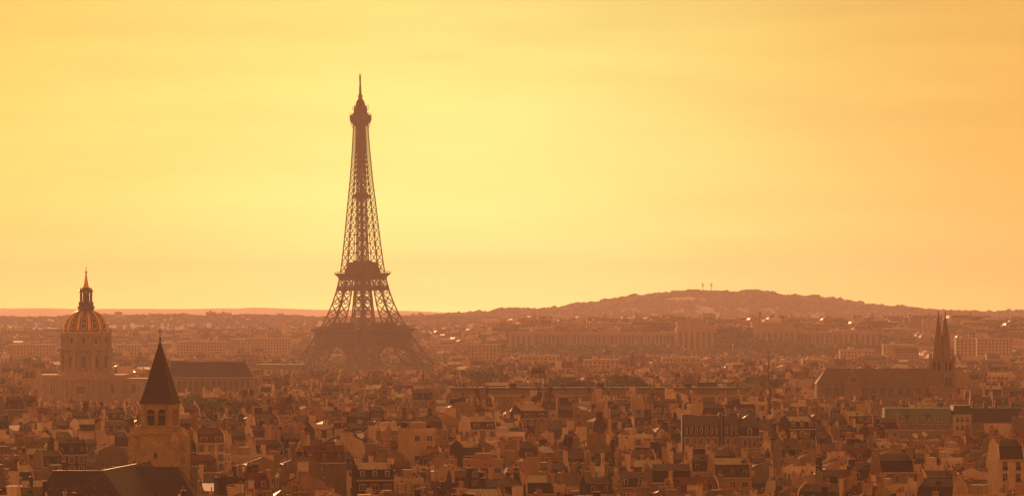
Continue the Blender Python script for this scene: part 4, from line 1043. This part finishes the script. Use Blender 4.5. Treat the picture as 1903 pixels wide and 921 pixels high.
def corner_pavilion():
    Y = 1400.0; gx = pX(1388,Y)
    T = thing('corner_building','corner building with bulbous zinc dome and arched window, dormered wing to its left','building',(gx,Y,0)); 
    def X(p): return pX(p,Y)-gx
    def Z(y): return pZ(y,Y)
    b = MB(); x0, x1 = X(1373), X(1411); c = (x0+x1)/2; hw = (x1-x0)/2
    b.box(x0,x1,-4,4,0,Z(812),WALLS['buff']); b.box(x0-.3,x1+.3,-4.3,4.3,Z(812),Z(809),PALE); b.box(x0+.3,x1-.3,-3.7,3.7,Z(809),Z(793),WALLS['brown'])
    b.box(x0-.1,x1+.1,-4.1,4.1,Z(832)-.2,Z(832)+.2,PALE); b.build('wall', T)
    d = MB(); zb = Z(793); prof = [(1,0),(.98,.6),(.86,1.9),(.66,3.1),(.36,4.0),(.12,4.4)]
    for (r0,z0),(r1,z1) in zip(prof,prof[1:]): d.frus((c-hw*r0,c+hw*r0,-3.9*r0,3.9*r0),(c-hw*r1,c+hw*r1,-3.9*r1,3.9*r1),zb+z0,zb+z1,ROOFS['zinc'])
    d.build('dome', T)
    for z in (Z(806),): w = MB(); w.arch(c-.9,c+.9,z,z+1.6,-3.95,-3.72,PALE); w.arch(c-.6,c+.6,z+.15,z+1.5,-4.02,-3.96,GLASS); w.build('window', T)
    for xx in (-1.7,0,1.7): w = MB(); w.box(c+xx-.75,c+xx+.75,-4.12,-4.01,Z(829),Z(815),PALE); w.box(c+xx-.5,c+xx+.5,-4.17,-4.13,Z(828),Z(816),GLASS); w.build('window', T)
    # wings
    for a0, a1, zr, zm, ze in ((1270,1335,772,791,808),(1345,1372,773,789,808)):
        xa, xb = X(a0), X(a1)
        w = MB(); w.box(xa,xb,-3.5,6,0,Z(ze),WALLS['buff']); w.box(xa-.6,xa,-3.6,6,0,Z(zr)+.6,WALLS['brown']); w.box(xb,xb+.9,-3.4,6,0,Z(zr)+1,WALLS['brown']); w.build('wall', T)
        r = MB(); r.add([(xa,-3.8,Z(ze)),(xb,-3.8,Z(ze)),(xb,-3,Z(zm)),(xa,-3,Z(zm))],[(0,1,2,3)],ROOFS['slate']); r.add([(xa,-3.2,Z(zm)+.03),(xb,-3.2,Z(zm)+.03),(xb,1.5,Z(zr)),(xa,1.5,Z(zr)),(xb,6,Z(zm)),(xa,6,Z(zm))],[(0,1,2,3),(3,2,4,5)],ROOFS['zinc'])
        for zz in (Z(ze)-3.0,Z(ze)-6.1,Z(ze)-9.2):
            for i in range(max(1,int((xb-xa)/2.4))): place('window', shared(('win',0),'window',f_window(0)), T, (xa+(xb-xa)*(i+.5)/max(1,int((xb-xa)/2.4)),-3.5,zz))
        x = xa+.8
        while x < xb: r.beam((x,-3.2,Z(zm)+.06),(x,1.5,Z(zr)+.03),.12,ROOFS['zinc']); x += 1.1
        o = r.build('roof', T); n = int((xb-xa)/1.6)
        for i in range(n):
            x = xa+(xb-xa)*(i+.5)/n; w = MB(); z0 = Z(ze)+.4
            w.box(x-.55,x+.55,-4.05,-3.2,z0,Z(zm)-.1,ROOFS['slate']); w.box(x-.45,x+.45,-4.12,-4.06,z0+.1,Z(zm)-.3,FRAME); w.box(x-.27,x+.27,-4.16,-4.125,z0+.25,Z(zm)-.45,GLASS); w.build('dormer', o)
    special(T, gx+X(1262), gx+X(1418), Y-7, Y+9)
corner_pavilion()

def college():
    Y = 1700.0; gx = pX(1745,Y); T = thing('college_building','wide stone building with weathered green copper roof and slate centre pavilion at right','building',(gx,Y,0))
    def X(p): return pX(p,Y)-gx
    def Z(y): return pZ(y,Y)
    b = MB(); b.box(X(1642),X(1760),-7,7,0,Z(783),WALLS['buff']); b.box(X(1642)-.3,X(1760),-7.4,7.4,Z(783),Z(781.5),PALE); b.box(X(1642),X(1800),-7.12,-7.003,Z(799),Z(797),PALE)
    b.box(X(1767),X(1801),-9,7,0,Z(770),WALLS['cream']); b.box(X(1767)-.3,X(1801)+.3,-9.4,7.4,Z(770),Z(768.5),PALE)
    b.box(X(1760),X(1767),-7.4,7,0,Z(783),WALLS['buff']); b.box(X(1801),X(1900),-7,7,0,Z(783),WALLS['buff']); b.box(X(1824),X(1878),-9.5,-7.01,0,Z(785),WALLS['cream']); b.build('wall', T)
    r = MB(); r.frus((X(1641),X(1766),-7.6,7.6),(X(1642),X(1764),-5,5),Z(781.4),Z(757),COPPER); r.build('roof', T)
    r = MB(); r.frus((X(1801.2),X(1900),-7.6,7.6),(X(1801.2),X(1895),-5,5),Z(783),Z(757),ROOFS['slate']); r.build('roof', T)
    r = MB(); r.frus((X(1766.5),X(1801),-9,7.2),(X(1769),X(1799),-7.5,6),Z(768.4),Z(753),ROOFS['slate']); r.box(X(1768.5),X(1799.5),-7.8,6.3,Z(753),Z(752),ROOFS['zinc']); r.build('roof', T)
    for xa in (1683,1720):
        s = MB(); a, c, m_ = X(xa-5.5), X(xa+5.5), X(xa+1); y0 = -7.4
        s.add([(a,y0-1.3,Z(768)),(c,y0-1.3,Z(768)),(m_,y0+.3,Z(779)),(m_,y0+2.2,Z(772))],[(0,2,1),(0,3,2),(2,3,1),(0,1,3)],SKYGLASS); s.build('skylight', T)
    for i in range(9):
        x = X(1650+i*12.5); place('dormer', shared(('dormer',1),'dormer',f_dormer(1)), T, (x,-7.35,Z(780)))
    for i in range(13):
        for z in (Z(795),Z(813)):
            x = X(1650+i*9); place('window', shared(('win',0),'window',f_window(0)), T, (x,-7,z-.3))
    for i in range(3):
        x = X(1775+i*9); 
        for z in (Z(779),Z(794)): place('window', shared(('win',3),'window',f_window(3)), T, (x,-9,z-.6))
    for x in (1808,1830,1850,1880): place('chimney', shared(('st',3.2,2.5,'brown',False,1),'chimney',f_stack(3.2,2.5,WALLS['brown'],False,1)), T, (X(x),0,Z(757)))
    special(T, gx+X(1636), gx+X(1903), Y-11, Y+9)
college()
def dish(x, y, label, rz):
    Y = 1560.0; T = thing('satellite_dish',label,'satellite dish',(pX(x,Y),Y,pZ(y,Y)-1.6),rz,None)
    m_ = MB(); m_.beam((0,0,-1.2),(0,0,1.2),.16,METAL); m_.build('mount', T)
    d = MB(); n = 18; prof = [(0.02,0),(.55,.08),(.9,.24),(1.2,.48)]
    ax = Vector((.35,-.72,.62)).normalized(); q = ax.to_track_quat('Z','Y')
    vs = []; fs = []
    for off in (0,-.06):
        for r,z in prof:
            for i in range(n):
                a = 2*math.pi*i/n; p = q @ Vector((r*math.cos(a), r*math.sin(a), z+off)); vs.append((p.x,p.y,p.z+1.4))
    k = len(prof)
    for s_ in (0,1):
        for j in range(k-1):
            for i in range(n):
                a = (s_*k+j)*n; f = (a+i, a+(i+1)%n, a+n+(i+1)%n, a+n+i); fs.append(f if s_ == 0 else f[::-1])
    for i in range(n): a = (k-1)*n; c = (2*k-1)*n; fs.append((a+i,a+(i+1)%n,c+(i+1)%n,c+i))
    d.add(vs,fs,DISH); d.build('reflector', T, smooth=True)
    f = MB(); p = q @ Vector((0,0,1.25)); f.beam((0,0,1.4),(p.x,p.y,p.z+1.4),.07,METAL); f.beam((p.x-.1,p.y,p.z+1.4),(p.x+.12,p.y,p.z+1.4),.22,METAL); f.build('feed_arm', T)
def dish_house():
    Y = 1562.0; T = thing('flat_roofed_house','low buff house whose flat roof carries the two satellite dishes','house',(pX(1709,Y),Y,0)); w = (pX(1745,Y)-pX(1672,Y))/2; z = pZ(815,Y)-.9
    b = MB(); b.box(-w,w,-4,5,0,z,WALLS['buff']); b.box(-w-.2,w+.2,-4.2,-3.8,z,z+.5,PALE); b.box(-w-.2,w+.2,4.8,5.2,z,z+.5,PALE); b.build('wall', T)
    r = MB(); r.box(-w,w,-3.8,4.8,z,z+.12,ROOFS['zinc']); r.build('roof', T)
    for i in range(6): place('window', shared(('win',1),'window',f_window(1)), T, (-w+2+i*(2*w-4)/5,-4,z-2.9))
    special(T, T.location.x-w-1, T.location.x+w+1, Y-6, Y+7)
dish_house()
dish(1700.5,809,'left one of two white satellite dishes on the flat roof at right',R(-8)); dish(1717,806,'right one of two white satellite dishes on the flat roof at right',R(6))

def far_facades():
    for x0,x1,y,Y,zb,lab in ((1775,1812,629,3900,0,'cream block of many windows just right of the twin spires'),(1814,1880,628,4000,0,'long pale barrack-like block of five window rows near the right edge'),(1640,1700,640,4150,0,'plain wide block left of the twin spires in the haze'),(965,1040,661,3500,0,'pale office block in the haze below the left palace wing'),(215,262,640,4200,0,'tall slab of flats between the dome and the bell tower spire'),(1425,1470,672,3300,0,'pale flat-roofed block left of the gothic nave roof'),(1490,1530,668,3200,0,'stepped cream block above the left end of the gothic nave'),
        (868,930,640,3900,0,'long terrace block in the haze just right of the iron tower'),(1085,1150,668,3300,0,'long pale terrace in the haze right of the low office block'),
        (1230,1300,664,3500,0,'long cream terrace below the left palace pavilion'),(1560,1625,650,3900,0,'long block below the right end of the palace'),
        (1000,1075,598,5150,0,'long roof block on the rise above the left palace colonnade'),(1090,1170,600,5000,0,'pale terrace on the rise left of the flat terrace block'),
        (1640,1715,611,5000,0,'wide hazy block right of the palace end pavilion'),(20,105,640,4300,0,'long hazy barrack block left of the gold dome'),
        (330,420,634,4400,0,'long hazy block above the dark slate hall'),(455,540,628,4600,0,'long hazy block left of the iron tower platform')):
        X0,X1 = pX(x0,Y),pX(x1,Y); zt = pZ(y,Y); T = thing('office_block',lab,'office block',((X0+X1)/2,Y,0)); w = (X1-X0)/2
        b = MB(); b.box(-w,w,-8,8,0,zt,WALLS['cream']); b.box(-w-.3,w+.3,-8.3,8.3,zt,zt+.6,PALE); b.box(-w*.5,-w*.2,-3,3,zt+.6,zt+3,WALLS['cream']); b.build('wall', T)
        n = min(16,int(2*w/3.4))
        for r_ in range(5):
            for i in range(n): place('window', shared(('winf2',),'window',lambda b: b.box(-.7,.7,-.1,-.01,0,2.1,GLASS,False)), T, (-w+2*w*(i+.5)/n,-8,zt-3.4-r_*3.4))
        special(T, X0-2, X1+2, Y-10, Y+10)
far_facades()
def small_dome():
    Y = 3700.0; T = thing('domed_chapel','small domed chapel tower in the haze under the palace','chapel',(pX(1127,Y),Y,0))
    b = MB(); b.lathe([(4,0),(4,31),(4.4,31.2),(4.4,32)],12,STONED); b.build('drum', T); d = MB(); d.lathe([(4.1,32),(3.7,34),(2.6,36),(1,37.2),(.8,39.4),(.9,39.6),(.2,41.5)],12,ROOFS['slate']); d.build('dome', T)
    special(T, T.location.x-6, T.location.x+6, Y-6, Y+6)
small_dome()

# ------------------------------------------------------------------ the city
rng = random.Random(20)
specs = []
occ = {}
def free(x, y, r):
    gx, gy = int(x//12), int(y//12)
    for i in range(gx-2,gx+3):
        for j in range(gy-2,gy+3):
            for (a,b,q) in occ.get((i,j),()):
                if (a-x)**2+(b-y)**2 < (r+q)**2: return False
    return True
def cap(x, y):
    """highest roof allowed at x, y so that landmarks stay in sight"""
    xp = CX + x*F/y; c = 999.0
    if 60 < xp < 365 and y < 1092: c = min(c, pZ(917 + 5*math.sin(xp*.1), y))
    if 235 < xp < 355 and y < 1180: c = min(c, 19)
    if 60 < xp < 290 and 1200 < y < 2700: c = min(c, pZ(745, y))
    if 935 < xp < 1640 and 3900 < y < 4720: c = min(c, pZ(657, y))
    if 1500 < xp < 1790 and 1800 < y < 2220: c = min(c, pZ(734, y))
    if 1640 < xp < 1903 and 1400 < y < 1690: c = min(c, pZ(806, y))
    if 1262 < xp < 1418 and 1100 < y < 1393: c = min(c, pZ(822, y))
    if 1670 < xp < 1750 and 1100 < y < 1560: c = min(c, pZ(822, y))
    if 310 < xp < 480 and 1500 < y < 2490: c = min(c, pZ(724, y))
    if 830 < xp < 1390 and 1500 < y < 1805: c = min(c, pZ(719.5, y))
    if 370 < xp < 460 and 1300 < y < 1760: c = min(c, pZ(757, y))
    if 1040 < xp < 1085 and 1000 < y < 1288: c = min(c, pZ(822, y))
    if 1815 < xp < 1903 and 1500 < y < 1760: c = min(c, pZ(757, y))
    if 478 < xp < 565 and 2500 < y < 3140: c = min(c, pZ(688, y))
    if 540 < xp < 830 and 2800 < y < 4010: c = min(c, pZ(688, y))
    return c
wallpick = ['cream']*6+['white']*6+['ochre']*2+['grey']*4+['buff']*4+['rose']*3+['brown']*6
def add_house(x, y, rot, w, d, h, court=False, big=False):
    if y < 860 or y > 6300: return
    xp = CX + x*F/y
    if xp < -60 - 20000/y or xp > 1963 + 20000/y: return
    for a,b,c,e in KEEP:
        if a-w*.45 < x < b+w*.45 and c-d*.45 < y < e+d*.45: return
    r = min(w,d)*.42
    if not free(x, y, r): return
    z = H(x, y); k = rng.choices(['mansard','gable','shed','hip','flat'],[.50,.13,.06,.05,.26] if not court else [.1,.35,.35,.0,.2])[0]
    c = cap(x, y) - z - 7
    if 838 < xp < 1386 and 1640 < y < 1800: h = max(h, c - rng.uniform(-4,9))
    if 1262 < xp < 1418 and 1300 < y < 1393: h = max(h, c - rng.uniform(-2,3))
    if h > c: h = c - rng.uniform(0,2)
    if h < 5: h = max(3.5, min(h, c))
    if h < 3.5 or c < 3.5: return
    occ.setdefault((int(x//12),int(y//12)),[]).append((x,y,r))
    roof = rng.choices(['zinc','lead','slate','tile','bright'],[.36,.2,.19,.11,.14])[0]
    if k == 'flat': roof = rng.choice(['gravel','gravel','zinc','lead','bright'])
    fc = []
    for n in ((0,-1),(0,1),(1,0),(-1,0)):
        nx = math.cos(rot)*n[0]-math.sin(rot)*n[1]; ny = math.sin(rot)*n[0]+math.cos(rot)*n[1]
        fc.append((nx*(-x)+ny*(-y))/math.hypot(x,y) > .12)
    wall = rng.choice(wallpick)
    specs.append(dict(x=x,y=y,z=z,rot=rot,w=w,d=d,h=h,kind=k,wall=wall,roof=roof,seed=rng.randrange(10**6),mh=rng.uniform(2.3,3.6),pitch=rng.uniform(.16,.28),
        flip=rng.random() < .5,dorm=rng.random() < .8,dk=rng.choice((0,0,1,1,2)),stacks=rng.choice((1,2,2,3,4,5)) if not court else rng.choice((0,1,2)),cw=rng.choice([wall,wall,'cream','rose','brown','white','buff']),
        sky=rng.choice((0,0,1,2)),wk=rng.choice((0,0,1,2,3)),wins=rng.random() < .8,face=fc))
seeds = []
for i in range(4000):
    Y = rng.uniform(800, 6300); X = rng.uniform(-.165,.165)*Y
    if all((X-a)**2+(Y-b)**2 > (270 if Y < 3000 else 380)**2 for a,b,_ in seeds):
        seeds.append((X,Y,rng.gauss(0,.28)))
def near(x, y):
    best = 0; bd = 1e18
    for i,(a,b,_) in enumerate(seeds):
        q = (a-x)**2+(b-y)**2
        if q < bd: bd = q; best = i
    return best
for si,(sx,sy,ang) in enumerate(seeds):
    ca, sa = math.cos(ang), math.sin(ang); big = sy > 3200; sc_ = 1.7 if big else 0.78 if sy < 2000 else 0.9
    v = -400
    while v < 400:
        B = rng.uniform(40,62)*sc_; u = -400
        while u < 400:
            A = rng.uniform(45,85)*sc_
            wx = sx+ca*(u+A/2)-sa*(v+B/2); wy = sy+sa*(u+A/2)+ca*(v+B/2)
            if wy > 700 and abs((CX+wx*F/wy)-CX) < 1250 and near(wx,wy) == si:
                hb = rng.uniform(15.5,21) + (2.0 if sy < 1900 else 0)
                def put(uu, vv, w, d, rot, h, court=False): add_house(sx+ca*uu-sa*vv, sy+sa*uu+ca*vv, ang+rot, w, d, h, court)
                dp = 12*min(1.0, sc_+.06)
                for vv, rt_ in ((v+dp/2+.2,0),(v+B-dp/2-.2,math.pi)):
                    x = u
                    while x < u+A-7:
                        w = min(rng.uniform(8,16.5)*sc_, u+A-x); 
                        put(x+w/2, vv, w-.02, dp*rng.uniform(.9,1.05), rt_, hb+rng.gauss(0,3.1)+(5 if rng.random() < .07 else 0)); x += w
                for uu, rt_ in ((u+6,-math.pi/2),(u+A-6,math.pi/2)):
                    y = v+12.8
                    while y < v+B-20:
                        w = min(rng.uniform(9,16)*sc_, v+B-12.8-y); put(uu, y+w/2, w-.02, 11.5, rt_, hb+rng.gauss(0,3.1)); y += w
                for q in range(2 if big else 6):
                    if A > 33 and B > 33: put(u+rng.uniform(15,A-15), v+rng.uniform(16,B-16), rng.uniform(7,13), rng.uniform(5,9), rng.choice((0,math.pi/2)), hb*rng.uniform(.45,1.0), True)
            u += A + rng.uniform(7,11)
        v += B + rng.uniform(7,11)

# what shows: a painter's pass from near to far
specs.sort(key=lambda s: s['y'])
NC = 1903+400; sky_line = [960.0]*NC
def top_of(s):
    k = s['kind']; return s['z']+s['h']+({'mansard':s['mh']+1.5,'gable':s['d']*s['pitch']*.8,'shed':2,'hip':3,'flat':1}[k])
for s in specs:
    ext = (abs(math.cos(s['rot']))*s['w']+abs(math.sin(s['rot']))*s['d'])/2
    x0 = int(CX+(s['x']-ext)*F/s['y'])+200; x1 = int(CX+(s['x']+ext)*F/s['y'])+200
    yt = HY+(CZ-top_of(s))*F/s['y']; vis = 0; near_vis = False
    for x in range(max(0,x0), min(NC-1,x1)+1):
        g = sky_line[x]-yt
        if g > 0:
            if 200 <= x < 2103: vis += min(g, 930-yt if yt < 921 else 0) if yt < 921 else 0
            sky_line[x] = yt
        if g > -4: near_vis = True
    s['vis'] = vis; s['near'] = near_vis; s['yt'] = yt; s['xp'] = CX+s['x']*F/s['y']
shown = [s for s in specs if s['near'] or s['y'] < 1200]
solo = sorted([s for s in shown if s['vis'] > 20], key=lambda s: -s['vis'])[:280]
ids = {id(s) for s in solo}
print('houses', len(specs), 'shown', len(shown), 'solo', len(solo), 'min vis', solo[-1]['vis'], 'max Y', max(s['y'] for s in solo))

# ---- individual houses with their own labels
LAND = [(160,'the gold dome'),(298,'the pointed bell tower'),(395,'the bright green tree'),(676,'the iron tower'),(1000,'the billboard frame'),(1061,'the small dark tree'),(1290,'the dormered zinc wing'),(1390,'the zinc corner dome'),(1582,'the gothic gable'),(1709,'the satellite dishes'),(1750,'the twin spires'),(1860,'the sunny green trees')]
wname = {'cream':'cream','ochre':'ochre','grey':'grey','white':'whitewashed','buff':'buff','rose':'pinkish','brown':'dark brown'}
rname = {'bright':'bright zinc','zinc':'zinc','lead':'dull lead','slate':'slate','tile':'red-brown tile','gravel':'gravel'}
kname = {'mansard':'mansard','gable':'gabled','shed':'lean-to','hip':'hipped','flat':'flat'}
num = ['no','one','two','three','four','five','six','seven','eight','nine','ten','eleven','twelve']
tmp = {}
for s in solo:
    T = thing('apartment_house', '', 'house', (s['x'],s['y'],s['z']), s['rot'], 'close-packed houses of the city')
    s['info'] = house(s, Solo(T), 0); s['T'] = T
    xp = s['xp']; lx, ln = min(LAND, key=lambda q: abs(q[0]-xp)); dx = xp-lx
    rel = 'below' if abs(dx) < 14 else ('right of' if dx > 0 else 'left of')
    if xp < 45: rel, ln = 'by', 'the left edge'
    if xp > 1880: rel, ln = 'by', 'the right edge'
    n = s['info']['dormers']; sz = 'broad' if s['w'] > 15 else 'narrow' if s['w'] < 10.5 else ''
    head = f"{sz} {wname[s['wall']]} house, {kname[s['kind']]} {rname[s['roof']]} roof".strip()
    if n: head += f", {num[min(n,12)]} dormers"
    elif s['info']['stacks'] : head += f", {num[min(12,s['info']['stacks'])]} chimney{'s' if s['info']['stacks'] != 1 else ''}"
    s['lab'] = f"{head}, {rel} {ln}"; tmp.setdefault(s['lab'], []).append(s)
ordn = ['nearest','second nearest','third nearest','fourth nearest','fifth nearest','sixth nearest','seventh nearest']
for lab, ss in tmp.items():
    ss.sort(key=lambda q: q['y'])
    for i, s in enumerate(ss):
        q = lab if len(ss) == 1 else f"{ordn[min(i,6)]} {lab}"
        s['T']['label'] = q if len(q.split()) <= 16 else q.replace(' roof,', ',')

# ---- the rest of the roofscape, one mass
mass = MB(); sk = Mass(mass)
for s in shown:
    if id(s) in ids: continue
    sk.start(s); house(s, sk, 1 if s['y'] < 1700 else 2 if s['y'] < 3000 else 3)
o = mass.build('city_rooftops'); tag(o, 'countless packed city houses fading into haze towards the hills', 'rooftops', kind='stuff')
print('mass faces', len(mass.f), 'objects', len(bpy.data.objects))

# ------------------------------------------------------------------ haze
hz = MB(); hz.box(-3900,3900,-700,20600,-6,345,GROUND)
hz_o = hz.build('haze'); hz_o['kind'] = 'stuff'; hz_o['label'] = 'warm evening haze filling the air over the city'; hz_o['category'] = 'haze'
hm = bpy.data.materials.new('haze_air'); hm.use_nodes = True; t = hm.node_tree; t.nodes.clear()
mo = N(t,'ShaderNodeOutputMaterial'); pv = N(t,'ShaderNodeVolumePrincipled'); L(t,pv.outputs[0],mo.inputs['Volume'])
pv.inputs['Density'].default_value = HAZE_DENSITY; pv.inputs['Color'].default_value = (*HAZE_COL,1); pv.inputs['Anisotropy'].default_value = HAZE_ANI
hz_o.data.materials.clear(); hz_o.data.materials.append(hm)
